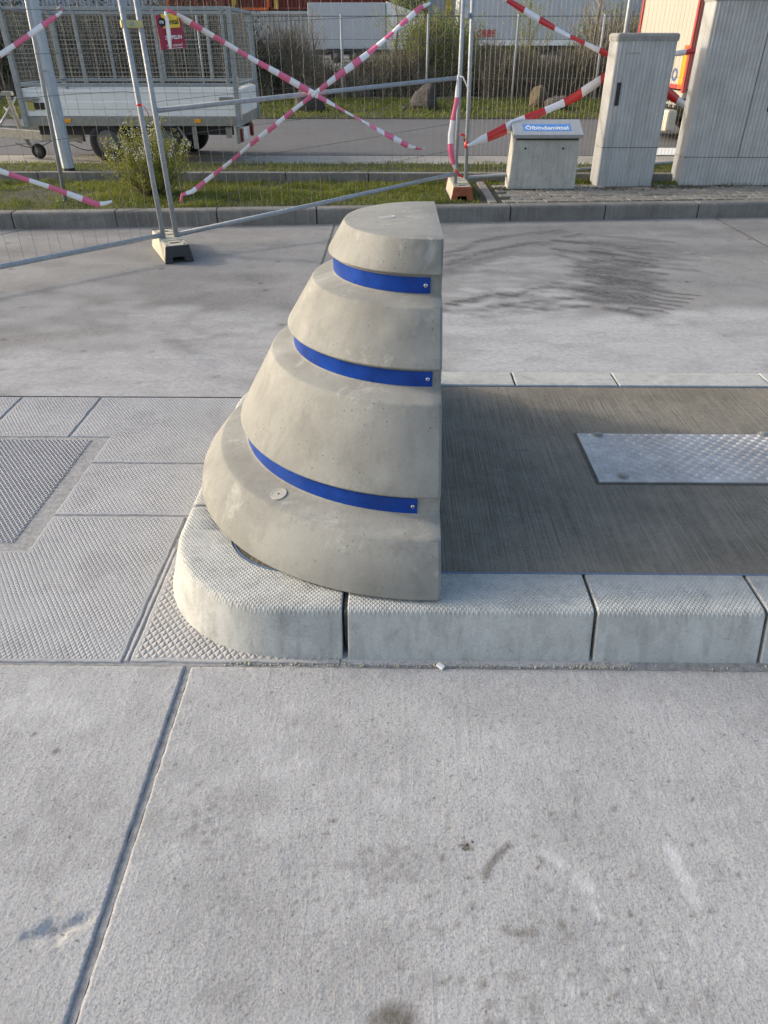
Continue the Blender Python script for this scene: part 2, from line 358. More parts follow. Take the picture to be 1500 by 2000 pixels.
def slab(name, poly, m, parent, z=0., wear=.0025, bev=.005, depth=.05, sub_=.05, margin=None):
    """slab with worn bevelled edge; optional flat margin where the stamped pattern stops"""
    pts = []
    n = len(poly)
    for i in range(n):
        a = Vector(poly[i]); b = Vector(poly[(i+1) % n]); k = max(1, int((b-a).length/sub_))
        for j in range(k):
            p = a.lerp(b, j/k)
            if j: p = p + Vector((random.uniform(-wear, wear), random.uniform(-wear, wear)))
            pts.append(p)
    def inset(P, d):
        out = []; k = len(P)
        for i in range(k):
            a, b, c = P[i-1], P[i], P[(i+1) % k]
            d1 = (b-a).normalized(); d2 = (c-b).normalized(); n1 = Vector((-d1.y, d1.x)); n2 = Vector((-d2.y, d2.x))
            q = n1 + n2; q = q.normalized() / max(.3, q.normalized().dot(n1)) if q.length > .01 else n1
            out.append(b + q*d)
        return out
    r = [[(p.x, p.y, z-depth) for p in pts], [(p.x, p.y, z-bev*1.3) for p in pts], [(p.x, p.y, z-bev*.35) for p in inset(pts, bev*.35)], [(p.x, p.y, z) for p in inset(pts, bev)]]
    mb = MB(); mb.loft(r, cap=False); k = len(pts)
    if margin:
        r2 = [(p.x, p.y, z) for p in inset(pts, margin)]; r3 = [(p.x, p.y, z-.0005) for p in inset(pts, margin+.006)]
        mb.loft([r[-1], r2, r3], cap=False); mb.add(r3, [tuple(range(k))])
        o = mb.build(name, m, parent, smooth=False); nv = len(mb.v)
        pl = np.ones(nv); pl[-k:] = 0; pl[-2*k:-k] = 0
        at = o.data.attributes.new('plain', 'FLOAT', 'POINT'); at.data.foreach_set('value', pl.astype('f'))
    else:
        mb.add(r[-1], [tuple(range(k))]); o = mb.build(name, m, parent)
    return o
# foreground slabs (dense grid for the stains, thin skirt with a worn arris at the joint)
def foreground(x0, x1, y0, y1, flipjoint):
    st = .0075 if flipjoint > 0 else .0085; nx = int((x1-x0)/st)+1; ny = int((y1-y0)/st)+1
    X, Y = np.meshgrid(np.linspace(x0, x1, nx), np.linspace(y0, y1, ny)); Z = np.zeros_like(X)
    jx = rng.normal(0, .0009, ny); jx = np.convolve(jx, np.ones(3)/2, 'same')
    if flipjoint > 0:      # joint on the right side of the slab
        X[:, -1] += jx; X[:, -2] = X[:, -1]-.004; Z[:, -1] -= .006; X[:, -3] = X[:, -1] - .010
    else:
        X[:, 0] += jx; X[:, 1] = X[:, 0]+.004; Z[:, 0] -= .006; X[:, 2] = X[:, 0] + .010
    jy = np.convolve(rng.normal(0, .0006, nx), np.ones(3)/2, 'same')
    Y[-1, :] += jy; Z[-1, :] -= .005; Y[-2, :] = Y[-1, :]-.004
    if flipjoint > 0:      # broken-out hollow beside the joint
        for cx, cy, rx, ry, dp, an in ((-.700, .765, .040, .026, .0065, .2), (-.655, .782, .045, .015, .006, .55), (-.725, .752, .028, .020, .004, .0), (-.680, .748, .03, .008, .003, .5)):
            c, s = math.cos(an), math.sin(an); dx, dy = X-cx, Y-cy; u = (c*dx+s*dy)/rx; v = (-s*dx+c*dy)/ry
            q = (u*u+v*v)*(1+.35*np.sin(X*95+Y*60)+.25*np.sin(Y*150-X*40)); Z -= dp*np.clip(1-q, 0, 1)**.5*(.9+.2*rng.random(X.shape))
    V = np.stack([X.ravel(), Y.ravel(), Z.ravel()], 1).tolist()
    i = np.arange((nx-1)*(ny-1)); r, c = divmod(i, nx-1); a = r*nx+c; Fq = np.stack([a, a+1, a+nx+1, a+nx], 1).tolist()
    e = (nx-1) if flipjoint > 0 else 0; base = len(V)
    for j in range(ny): V.append((V[j*nx+e][0], V[j*nx+e][1], -.05))
    for j in range(ny-1):
        q = (j*nx+e, base+j, base+j+1, (j+1)*nx+e); Fq.append(q if flipjoint < 0 else q[::-1])
    b2 = len(V)
    for j in range(nx): p = V[(ny-1)*nx+j]; V.append((p[0], p[1], -.05))
    for j in range(nx-1): Fq.append(((ny-1)*nx+j, (ny-1)*nx+j+1, b2+j+1, b2+j))
    me = bpy.data.meshes.new('slab'); me.from_pydata(V, [], Fq); me.materials.append(M['fore'])
    me.polygons.foreach_set('use_smooth', [True]*len(Fq))
    o = bpy.data.objects.new('slab', me); col.objects.link(o); o.parent = ground; return o
fl = foreground(-1.9, -.6085, .25, 1.527, 1); fr = foreground(-.5925, 1.9, .25, 1.527, -1)
def px(*pts): return [G(x, y)[:2] for x, y in pts]
def blotch(cx, cy, rx, ry, n, w0, st, seed):
    r_ = random.Random(seed); out = []
    for _ in range(n):
        a = r_.uniform(0, 6.28); q = r_.random()**.6; p = G(cx + rx*q*math.cos(a), cy + ry*q*math.sin(a))
        out.append(([p[:2], (p[0]+r_.uniform(-1, 1)*w0, p[1]+r_.uniform(-1, 1)*w0*.6)], w0*r_.uniform(.4, 1.3), st*r_.uniform(.5, 1.1)))
    return out
fs = [(px((948, 1712), (958, 1688), (975, 1668), (993, 1652)), .010, .75), (px((745, 2000), (765, 1984), (790, 1992)), .030, .85),
      (px((900, 1652), (918, 1658)), .006, .9), (px((908, 1640), (912, 1650)), .004, .8), (px((1055, 1675), (1060, 1682)), .008, .7),
      (px((1095, 1805), (1100, 1810)), .009, .7), (px((1110, 1828), (1113, 1830)), .007, .6), (px((985, 1815), (1010, 1825), (1045, 1820)), .010, .55),
      (px((648, 1602), (653, 1604)), .007, .7), (px((780, 1888), (786, 1892)), .008, .6), (px((107, 1468), (113, 1466)), .009, .7),
      (px((67, 1434), (69, 1434)), .006, .7), (px((655, 1690), (660, 1692)), .012, .3), (px((905, 1740), (907, 1741)), .006, .6)]
fs += blotch(745, 1690, 70, 40, 60, .010, .42, 1) + blotch(1090, 1760, 380, 200, 120, .006, .6, 2) + blotch(640, 1800, 250, 180, 60, .006, .5, 3)
fs += blotch(400, 1590, 80, 60, 50, .007, .45, 4) + blotch(1120, 1960, 300, 60, 30, .010, .4, 5) + blotch(160, 1620, 140, 110, 26, .035, .22, 6) + blotch(680, 1900, 260, 90, 22, .05, .20, 7)
fs += blotch(760, 1560, 600, 240, 160, .0035, .75, 8) + blotch(500, 1700, 30, 180, 10, .05, .16, 18)
fp = [(px((1310, 1660), (1325, 1700), (1345, 1725)), .016, .7), (px((1130, 1720), (1150, 1735)), .018, .55), (px((1060, 1665), (1100, 1690)), .014, .4),
      (px((1160, 1770), (1170, 1790)), .012, .5), (px((1340, 1740), (1360, 1760)), .014, .4)]
fp += blotch(1250, 1880, 200, 90, 40, .008, .5, 9) + blotch(90, 1390, 120, 60, 20, .03, .3, 10) + blotch(700, 1500, 400, 120, 40, .03, .18, 11)
for o in (fl, fr): paint(o, 'stain', [(a, b, min(1, c*1.2)) for a, b, c in fs]); paint(o, 'pale', [(a, b, c*1.2) for a, b, c in fp])
# outer ground beside and behind the camera
for (a, b, c, d) in ((-60, -3, -1.9, 1.527), (1.9, -3, 60, 1.527), (-1.9, -3, -.6085, .25), (-.5925, -3, 1.9, .25)):
    mb = MB(); mb.box((a, b, -.05), (c, d, 0)); mb.build('slab', M['fore'], ground)
# stamped fields round the island nose
mg = .011
slab('slab', [(-3.2, 1.538), (-.806, 1.538), (-.806, 2.325), (-1.325, 2.325), (-1.325, 2.098), (-3.2, 2.098)], M['stamp'], ground, margin=mg)
slab('slab', [(-1.325, 2.337), (-.70, 2.337), (-.70, 2.742), (-1.325, 2.742)], M['stamp'], ground, margin=mg)
slab('slab', [(-1.325, 2.756), (-.45, 2.756), (-.45, 3.446), (-1.513, 3.446), (-1.513, 3.0), (-1.325, 3.0)], M['stamp'], ground, margin=mg)
slab('slab', [(-1.925, 3.0), (-1.525, 3.0), (-1.525, 3.446), (-1.925, 3.446)], M['stamp'], ground, margin=mg)
slab('slab', [(-3.2, 3.0), (-1.937, 3.0), (-1.937, 3.446), (-3.2, 3.446)], M['stamp'], ground, margin=mg)
slab('slab', [(-.782, 1.543), (-.15, 1.543), (-.15, 2.1), (-.782, 2.1)], M['stampb'], ground, margin=mg)
slab('slab', [(-.1495, 1.540), (.72, 1.538), (.72, 1.60), (-.1495, 1.60)], M['smooth'], ground, z=-.003)
slab('joint_band', [(-.800, 1.545), (-.788, 1.545), (-.788, 2.12), (-.800, 2.12)], M['smooth'], ground, z=-.001, wear=.0012, bev=.003)
# inspection cover left of the island
cov = empty('inspection_cover', (-1.78, 2.55, 0), label='square concrete inspection cover with raised diamond mesh, left of the bollard', cat='inspection cover')
def child(o, par): o.parent = par; o.matrix_parent_inverse = Matrix.Translation(-Vector(par.location)); return o
mb = MB(); mb.box((-2.36, 2.116, -.05), (-1.345, 2.984, -.007)); child(mb.build('rim', concrete('cover_rim_concrete', (.12, .12, .125), var=.2, big=3, grain=150, gb=.3, speck=.4, dist=.002), bevel=.003), cov)
mesh_m = concrete('cover_mesh_concrete', (.37, .365, .37), var=.10, big=2, grain=150, gb=.4, speck=.3, dist=.002, mott=.15)
mb = MB(); mb.box((-2.31, 2.148, -.02), (-1.402, 2.976, -.0035)); child(mb.build('plate', M['bed'], bevel=0), cov)
mb = MB(); A, B = .0195, .0245; X0, X1, Y0, Y1 = -2.305, -1.406, 2.152, 2.972
for sgn in (1, -1):
    k = -80
    while k < 120:
        # line x/A + sgn*y/B = k
        pts = []
        x_at = lambda y: X0 + A*(k - sgn*(y-Y0)/B)
        ya, yb = Y0, Y1
        # clip on x
        f = lambda x: Y0 + sgn*B*(k - (x-X0)/A)
        y1_, y2_ = sorted((f(X0), f(X1))); ya, yb = max(ya, y1_), min(yb, y2_)
        if yb - ya > .004:
            p, q = Vector((x_at(ya), ya)), Vector((x_at(yb), yb)); d = (q-p).normalized(); nr = Vector((-d.y, d.x))*.0031
            z0, z1 = -.0045, -.0008 + (.0004 if sgn > 0 else 0)
            V = [(*(p+nr), z0), (*(p-nr), z0), (*(q-nr), z0), (*(q+nr), z0), (*(p+nr*.45), z1), (*(p-nr*.45), z1), (*(q-nr*.45), z1), (*(q+nr*.45), z1)]
            mb.add(V, [(4,5,6,7),(0,1,5,4),(1,2,6,5),(2,3,7,6),(3,0,4,7)])
        k += 1
tag(child(mb.build('diamond_mesh', mesh_m), cov), kind='stuff')

# apron behind the island, up to the far kerb
ap, _, _ = gridmesh('concrete_apron', M['apron'], lambda X: (np.full_like(X, 3.458), KX(X)+.1), -6, 6, 3.458, 8.2, .022, -.0005)
tag(ap, kind='structure')
mb = MB()
for q0_, q1_ in ((-60, -6), (6, 60)): mb.add([(q0_, 3.458, -.0005), (q1_, 3.458, -.0005), (q1_, 9.5, -.0005), (q0_, 9.5, -.0005)], [(0, 1, 2, 3)])
mb.build('apron_field', M['apron'], ap)
def wpx(*pts): return [G(x, y)[:2] for x, y in pts]
st = []; r_ = random.Random(5)
def streaks(x0, y0, x1, y1, n, ln, wd, s, slope=.05, seed=0, curve=None):
    rr = random.Random(seed)
    for _ in range(n):
        x = rr.uniform(x0, x1); y = rr.uniform(y0, y1); L = rr.uniform(.5, 1.3)*ln; sl = slope + rr.uniform(-.05, .05)
        st.append((wpx((x-L, y-L*sl), (x, y + rr.uniform(-2, 2)), (x+L, y+L*sl)), wd*rr.uniform(.6, 1.4), s*rr.uniform(.5, 1.)))
def arcmarks(P, n, ln, slope, wd, sgt, seed, jit=3):
    rr = random.Random(seed)
    for k in range(n):
        t = (k+.5)/n*(len(P)-1); i = min(int(t), len(P)-2); f = t-i
        x = P[i][0]+(P[i+1][0]-P[i][0])*f + rr.gauss(0, jit); y = P[i][1]+(P[i+1][1]-P[i][1])*f + rr.gauss(0, jit*.4)
        L = ln*rr.uniform(.7, 1.3); st.append((wpx((x-L, y-L*slope), (x, y+rr.uniform(-1.5, 1.5)), (x+L, y+L*slope*.6)), wd*rr.uniform(.7, 1.3), sgt*rr.uniform(.55, 1)))
arcmarks([(872, 500), (930, 474), (1000, 458), (1080, 452), (1150, 462)], 22, 13, -.22, .032, .34, 1)
arcmarks([(872, 518), (940, 492), (1010, 478), (1070, 474)], 16, 13, -.22, .032, .36, 2)
arcmarks([(872, 535), (920, 514), (975, 498)], 11, 16, -.25, .045, .26, 3)
arcmarks([(876, 596), (960, 582), (1050, 566), (1110, 552)], 15, 12, .16, .026, .55, 4)
arcmarks([(876, 612), (960, 601), (1060, 588), (1130, 578)], 13, 9, .16, .030, .55, 5)
arcmarks([(940, 622), (1000, 612), (1070, 604), (1150, 596)], 9, 7, .1, .036, .55, 6, 2)
for q in range(9): arcmarks([(1105+q*6, 474+q*13.5), (1190, 480+q*13), (1285-abs(q-4)*7, 494+q*12)], 8, 20, .14+.03*(q % 3), .038, .40, 10+q, 11)
arcmarks([(1170, 500), (1215, 540), (1225, 585)], 26, 26, .06, .060, .30, 70, 16)
arcmarks([(1110, 560), (1180, 572), (1240, 590)], 14, 20, .20, .050, .36, 71, 8)
for q in range(5): arcmarks([(1160+q*10, 452+q*8), (1260+q*8, 470+q*10), (1340, 490+q*12)], 7, 34, .10, .028, .20, 30+q, 8)
for k in range(6): st.append((wpx((1250-k*4, 556+k*9), (1300-k*2, 572+k*7), (1365-k*12, 577+k*7)), .013, .42))
arcmarks([(1200, 604), (1250, 616), (1300, 634)], 7, 14, .18, .035, .34, 50)
for k in range(10): st.append((wpx((20+k*38, 640-k*6), (60+k*38, 640-k*7)), .10, .16))     # left tyre sweep
for k in range(12): st.append((wpx((300+k*9, 640+k*6), (315+k*9, 648+k*6)), .05, .22))
streaks(0, 450, 500, 640, 30, 90, .12, .13, .0, 7); streaks(880, 445, 1500, 500, 26, 90, .10, .14, .0, 8)
streaks(0, 590, 420, 720, 26, 60, .06, .12, -.1, 9)
for k in range(40): 
    x, y = r_.uniform(0, 1500), r_.uniform(460, 760); st.append((wpx((x, y), (x+3, y+1)), .012, .7))
paint(ap, 'stain', [(a, b*1.45, min(1, c*2.5)) for a, b, c in st])
pl = []; rr = random.Random(3)
def pales(x0, y0, x1, y1, n, ln, wd, s, seed):
    n *= 2; ln *= .3
    rr = random.Random(seed)
    for _ in range(n):
        x = rr.uniform(x0, x1); y = rr.uniform(y0, y1); L = ln*rr.uniform(.4, 1.2)
        pl.append((wpx((x-L, y-rr.uniform(-4, 4)), (x+L, y)), wd*rr.uniform(.5, 1.3), s*rr.uniform(.5, 1)))
pales(870, 615, 1500, 725, 90, 90, .14, .62, 1); pales(0, 690, 470, 772, 50, 70, .12, .50, 2); pales(250, 600, 560, 740, 40, 60, .10, .42, 3)
pales(880, 560, 1120, 640, 26, 60, .05, .5, 4); pales(1180, 460, 1500, 520, 3, 20, .012, .35, 5); pales(900, 500, 1140, 560, 16, 50, .06, .25, 6)
pales(0, 560, 300, 700, 20, 80, .12, .25, 7)
paint(ap, 'pale', [(a, b, min(1, c*1.3)) for a, b, c in pl])
# apron joints (sawn, dark) as shallow inlaid strips 4 mm above
def strip(a, b, wd, m, parent, name='sawn_joint', z=.0035):
    a, b = Vector(a[:2]), Vector(b[:2]); d = (b-a).normalized(); n_ = Vector((-d.y, d.x))*wd/2; k = 14; V = []; 
    for i in range(k+1):
        p = a.lerp(b, i/k); j = random.uniform(-.15, .15)*wd
        V += [(*(p+n_+n_*j/wd), z), (*(p-n_+n_*j/wd), z)]
    mb = MB(); mb.add(V, [(2*i, 2*i+1, 2*i+3, 2*i+2) for i in range(k)]); return mb.build(name, m, parent)
strip((3.40, 8.06), (3.40, 3.5), .010, M['joint'], ap); strip((-.60, 7.72), (-.60, 3.5), .010, M['joint'], ap)
strip((-4.4, 7.42), (-4.4, 3.5), .010, M['joint'], ap)

# ================================================================== ISLAND
ZI = .16; RC = .45; CX, CYF, CYR = -.31, 2.01, 3.03
def outline(segs=14):      # base line from front right round the nose to rear right: (pt, outward normal)
    out = []
    for k in range(segs+1):
        a = R(-90 - 90*k/segs); n_ = Vector((math.cos(a), math.sin(a))); out.append((Vector((CX, CYF)) + n_*RC, n_))
    return out
prof = [(-.220, -.02), (-.220, ZI-.004), (-.216, ZI), (-.068, ZI), (-.057, ZI-.001), (-.048, ZI-.005), (-.042, ZI-.013), (-.038, ZI-.026), (-.004, .004), (0, -.02)]
def sweep(path, name, parent, m):
    rings = []
    for p, n_ in path: rings.append([(p.x + n_.x*d, p.y + n_.y*d, z) for d, z in prof])
    mb = MB(); mb.loft(rings, closed=True); o = mb.build(name, m, parent, bevel=.004, seg=2, angle=50); fixn(o)
    o.data.polygons.foreach_set('use_smooth', [True]*len(o.data.polygons))
    import bmesh
    bm = bmesh.new(); bm.from_mesh(o.data)
    for e in bm.edges:
        if len(e.link_faces) != 2 or e.calc_face_angle(0) > R(45): e.smooth = False
    bm.to_mesh(o.data); bm.free(); return o
isl = empty('traffic_island', (0, 0, 0), kind='structure')
fn, rn, ln_ = Vector((0, -1)), Vector((0, 1)), Vector((-1, 0)); YF, YR = CYF-RC, CYR+RC; XL = CX-RC
def straight(a, b, n_): 
    k = 6; return [(Vector(a).lerp(Vector(b), i/k), n_) for i in range(k+1)]
# front stones
fx = [-.132, .602, 1.102, 1.84, 2.34, 3.08, 3.58, 4.3]
for a, b in zip(fx[:-1], fx[1:]): 
    dy = random.uniform(-.002, .003); sweep(straight((b-.005, YF+dy), (a+.005, YF+dy), fn), 'kerb_stone', isl, M['kerb'])
arcF = []
for k in range(17):
    a = R(-90 - 90*k/16); n_ = Vector((math.cos(a), math.sin(a))); arcF.append((Vector((CX, CYF)) + n_*RC, n_))
sweep([(Vector((-.144, YF)), fn)] + arcF + [(Vector((XL, 2.155)), ln_)], 'kerb_stone', isl, M['kerb'])
sweep(straight((XL, 2.165), (XL, 2.745), ln_), 'kerb_stone', isl, M['kerb'])
arcR = []
for k in range(17):
    a = R(180 - 90*k/16); n_ = Vector((math.cos(a), math.sin(a))); arcR.append((Vector((CX, CYR)) + n_*RC, n_))
sweep([(Vector((XL, 2.755)), ln_)] + arcR + [(Vector((-.144, YR)), rn)], 'kerb_stone', isl, M['kerb'])
rx = [-.132, .60, 1.10, 1.84, 2.34, 3.08, 3.58, 4.3]
for a, b in zip(rx[:-1], rx[1:]): sweep(straight((a+.005, YR), (b-.005, YR), rn), 'kerb_stone', isl, M['kerb'])
def smear(pts, m, name):
    mb = MB(); mb.add(pts, [tuple(range(len(pts)))]); return mb.build(name, m, isl)
# dark bed in the joints
mb = MB(); inner = [(4.3, YF+.07)] + [(p.x - n_.x*.07, p.y - n_.y*.07) for p, n_ in arcF] + [(p.x - n_.x*.07, p.y - n_.y*.07) for p, n_ in arcR] + [(4.3, YR-.07)]
mb.prism(inner[::-1], -.02, .142); fixn(mb.build('kerb_bed', M['joint'], isl))
for xs, y0_, y1_ in ((fx, YF+.045, YF+.19), (rx, YR-.19, YR-.045)):
    for x in xs[:-1]: mb = MB(); mb.box((x-.0052, y0_, .02), (x+.0052, y1_, ZI-.010)); mb.build('joint_filler', M['joint'], isl)
# broomed concrete field
din = .227
inn = [(4.3, YF+din)] + [(p.x - n_.x*din, p.y - n_.y*din) for p, n_ in arcF] + [(p.x - n_.x*din, p.y - n_.y*din) for p, n_ in arcR] + [(4.3, YR-din)]
mb = MB(); mb.prism(inn[::-1], .10, ZI-.006); fi = mb.build('broomed_field', M['island'], isl, bevel=.003); fixn(fi)
s1 = [(4.3, YF+.2205)] + [(p.x - n_.x*.2205, p.y - n_.y*.2205) for p, n_ in arcF] + [(p.x - n_.x*.2205, p.y - n_.y*.2205) for p, n_ in arcR] + [(4.3, YR-.2205)]
mb = MB(); k = len(s1); zz = ZI-.003
mb.add([(x, y, zz) for x, y in s1] + [(x, y, zz) for x, y in inn], [(i, i+1, k+i+1, k+i) for i in range(k-1)]); mb.build('sealant_joint', M['seal'], isl)

# checker plate
plt = empty('checker_plate', (1.19, 2.56, ZI), label='galvanised checker plate screwed to the dark island concrete', cat='metal plate')
p1, p2, p3 = G(1127, 847, ZI+.004), G(1168, 940, ZI+.004), G(1500, 943, ZI+.004)
PX0, PX1, PY0, PY1 = .787, 1.86, 2.345, 2.745
mb = MB(); mb.box((PX0, PY0, ZI-.005), (PX1, PY1, ZI+.001)); child(mb.build('plate', M['tread'], bevel=.001), plt)
mb = MB(); cell = .033; i = 0
xx = PX0 + .012
while xx < PX1 - .02:
    yy = PY0 + .02; j = 0
    while yy < PY1 - .01:
        an = R(45) if (i+j) % 2 else R(-45); d = Vector((math.cos(an), math.sin(an))); q = Vector((-d.y, d.x))
        for k in range(-2, 3):
            c = Vector((xx + cell/2, yy + cell/4)) + q*k*.0043; L, W = .0085, .0013
            if not (PX0+.01 < c.x < PX1-.01 and PY0+.01 < c.y < PY1-.01): continue
            V = [(*(c-d*L), ZI+.001), (*(c-q*W), ZI+.001), (*(c+d*L), ZI+.001), (*(c+q*W), ZI+.001), (*(c-d*L*.5), ZI+.0028), (*(c+d*L*.5), ZI+.0028)]
            mb.add(V, [(0,1,4),(1,5,4),(1,2,5),(2,3,5),(3,4,5),(3,0,4)])
        yy += cell*.72; j += 1
    xx += cell*.72; i += 1
M['treadtop'] = plain('worn_tread_tops', (.60, .60, .60), .65, metal=0, var=.2, dirt=.3)
tag(child(mb.build('tread_pattern', M['treadtop']), plt), kind='stuff')
for (x, y) in ((1168, 850), (1217, 931), (1490, 849), (1560, 931)):
    p = G(x, y, ZI); mb = MB(); n8 = 16
    rg = [[(p.x+math.cos(2*math.pi*k/n8)*r, p.y+math.sin(2*math.pi*k/n8)*r, z) for k in range(n8)] for r, z in ((.022, ZI+.001), (.022, ZI+.004), (.014, ZI+.0055), (.014, ZI+.010), (.010, ZI+.012), (.003, ZI+.0125))]
    mb.loft(rg); child(mb.build('bolt', M['frame'], smooth=False), plt)
mb = MB(); e = .013
for a, b in (((PX0-e, PY0-e), (PX0-.001, PY1+e)), ((PX0, PY1+.001), (PX1, PY1+e)), ((PX0, PY0-e), (PX1, PY0-.001))): mb.box((*a, ZI-.02), (*b, ZI-.0045))
child(mb.build('edge_gap', M['joint']), plt)

# ================================================================== BOLLARD
BX, BY, BXF = .11, 2.47, .147
rz = [(.30, 1.075, .003), (.327, .980, .007), (.307, .972, .003), (.307, .917, .006), (.38, .898, .005), (.477, .744, .009), (.455, .735, .004), (.455, .681, .008),
      (.535, .660, .006), (.670, .419, .009), (.648, .410, .004), (.648, .350, .010), (.75, .325, .007), (.826, .235, .05), (.838, .166, .003)]
def fillet(P):
    out = [(P[0][0]-.008, P[0][1]), (P[0][0]-.0015, P[0][1]-.0015), (P[0][0]+.002, P[0][1]-.009)]
    for i in range(1, len(P)-1):
        a, b, c = Vector(P[i-1][:2]), Vector(P[i][:2]), Vector(P[i+1][:2]); f = P[i][2]
        u = (a-b); v = (c-b); f1 = min(f, u.length*.45); f2 = min(f, v.length*.45); p = b + u.normalized()*f1; q = b + v.normalized()*f2
        for t in (0, .33, .67, 1): out.append(tuple((p*(1-t)**2 + b*2*t*(1-t) + q*t*t)))
        if v.length > .09 and i % 4 == 1 or i == 1:
            pass
    out.append((P[-1][0], P[-1][1]+.006)); out.append((P[-1][0]-.004, P[-1][1])); return out
FP = fillet(rz)
def dring(r, z, n=56, xf=BXF, ch=.008):
    e = r - .030*max(0, min(1, (z-.98)/.095))
    P = [(xf, BY-(r-ch), z), (xf-ch, BY-r, z)] + [(BX - e*math.sin(math.pi*k/n), BY - r*math.cos(math.pi*k/n), z) for k in range(n+1)] + [(xf-ch, BY+r, z), (xf, BY+(r-ch), z)]
    return P
# refine long spans so that stains can be painted
FP2 = []
for a, b in zip(FP[:-1], FP[1:]):
    k = max(1, int(math.hypot(a[0]-b[0], a[1]-b[1])/.02)); FP2 += [(a[0]+(b[0]-a[0])*i/k, a[1]+(b[1]-a[1])*i/k) for i in range(k)]
FP2.append(FP[-1])
bol = empty('concrete_bollard', (BX-.3, BY, ZI), label='stepped bell-shaped concrete bollard with three blue bands on the island nose', cat='bollard')
mb = MB(); rings = [dring(r, z) for r, z in FP2]; mb.loft(rings); bo = child(mb.build('body', M['bollard']), bol); smooth_by_angle(bo, 30)
def paint3(o, name, blobs):
    me = o.data; n = len(me.vertices); co = np.empty(n*3); me.vertices.foreach_get('co', co); co = co.reshape(-1, 3); val = np.zeros(n)
    for (x, y, z), r, s in blobs:
        d = np.sqrt(((co-np.array([x, y, z]))**2).sum(1))/r; val = np.maximum(val, s*np.clip(1.3-d, 0, 1))
    at = me.attributes.new(name, 'FLOAT', 'POINT'); at.data.foreach_set('value', np.clip(val, 0, 1).astype('f'))
rr = random.Random(2); bl = []; dk = []
for x, y, Y, k, r, s in ((845, 640, 2.02, 12, .02, .6), (800, 650, 2.02, 14, .015, .4), (815, 700, 2.0, 10, .02, .4), (835, 598, 2.08, 16, .02, .5), (800, 590, 2.08, 8, .015, .4), (835, 490, 2.16, 10, .012, .5), (845, 535, 2.15, 10, .012, .4), (800, 1045, 1.75, 8, .012, .5), (838, 992, 1.82, 8, .02, .5)):
    for _ in range(k): p = GY(x+rr.gauss(0, 14), y+rr.gauss(0, 12), Y); bl.append((p, r*rr.uniform(.4, 1.2), s*rr.uniform(.3, 1)))
for x, y, Y, k, r, s in ((850, 670, 2.02, 10, .035, .3), (830, 530, 2.16, 12, .02, .4), (850, 500, 2.16, 10, .03, .35), (700, 520, 2.2, 8, .015, .2), (830, 717, 1.99, 12, .015, .5), (700, 700, 2.05, 10, .02, .15), (820, 860, 1.9, 8, .06, .2), (850, 1110, 1.65, 6, .04, .25)):
    for _ in range(k): p = GY(x+rr.gauss(0, 22), y+rr.gauss(0, 12), Y); dk.append((p, r*rr.uniform(.5, 1.3), s*rr.uniform(.3, 1)))
for _ in range(150):
    a = rr.uniform(-.1, 2.6); r0 = rr.uniform(.3, .84); z = np.interp(-r0, [-.84, -.65, -.455, -.3], [.2, .42, .74, 1.05]); q_ = (BX-r0*math.sin(a), BY-r0*math.cos(a), float(z)+rr.gauss(0, .04))
    (dk if rr.random() < .62 else bl).append((q_, rr.uniform(.012, .07), rr.uniform(.10, .30)))
for _ in range(60):      # run-off streaks under the ledges
    a = rr.uniform(-.1, 2.2); r0, z = rr.choice(((.34, .955), (.42, .84), (.60, .55), (.80, .28))); 
    for k in range(5): dk.append(((BX-(r0+k*.006)*math.sin(a), BY-(r0+k*.006)*math.cos(a), z-k*.016), .010, .22-.03*k))
paint3(bo, 'pale', bl); paint3(bo, 'stain', dk)
def band(r, z0, z1, xend, th=.003, n=56):
    # open ring of reflective sheet round the recess
    def path(rr): return [(xend, BY-rr)] + [(BX - rr*math.sin(math.pi*k/n), BY - rr*math.cos(math.pi*k/n)) for k in range(0 if xend > BX else 1, n+(1 if xend > BX else 0))] + [(xend, BY+rr)]
    a, b = path(r+.0006), path(r+th); V = []; rings = []
    c = .003
    for (x0, y0), (x1, y1) in zip(a, b): rings.append([(x0, y0, z0), (x1, y1, z0), (x1, y1, z1), (x0, y0, z1)])
    mb = MB(); mb.loft(rings); return mb
for (r, z0, z1, xe, sx, sy) in ((.307, .921, .968, .112, 829, 558), (.455, .685, .732, .120, 834, 743), (.648, .354, .406, .078, 801, 992)):
    bnd = child(band(r, z0, z1, xe).build('blue_band', M['blue'], smooth=False), bol); fixn(bnd); smooth_by_angle(bnd, 30)
    for s in (-1, 1):
        zc = (z0+z1)/2; mb = MB(); n8 = 12; yy = BY + s*(r+.003)
        rg = [[(xe-.014+math.cos(2*math.pi*k/n8)*q, yy + s*o_, zc+math.sin(2*math.pi*k/n8)*q) for k in range(n8)] for q, o_ in ((.0062, 0), (.0062, .0015), (.004, .003), (.0035, .0032))]
        mb.loft(rg); sc = mb.build('screw', M['steel']); sc.parent = bnd; sc.matrix_parent_inverse = Matrix.Identity(4); fixn(sc)
        mb = MB(); mb.loft([[(xe-.014+math.cos(2*math.pi*k/6)*.0022, yy+s*o_, zc+math.sin(2*math.pi*k/6)*.0022) for k in range(6)] for o_ in (.0031, .0036)]); sk = mb.build('screw_socket', M['ink']); sk.parent = bnd; fixn(sk)
def disc(c, nrm, rads, name, m, parent, n8=28):
    z = Vector(nrm).normalized(); x = z.orthogonal().normalized(); y = z.cross(x); mb = MB()
    rg = [[Vector(c) + (x*math.cos(2*math.pi*k/n8) + y*math.sin(2*math.pi*k/n8))*r + z*h for k in range(n8)] for r, h in rads]
    mb.loft(rg); o = child(mb.build(name, m), parent); fixn(o); return o
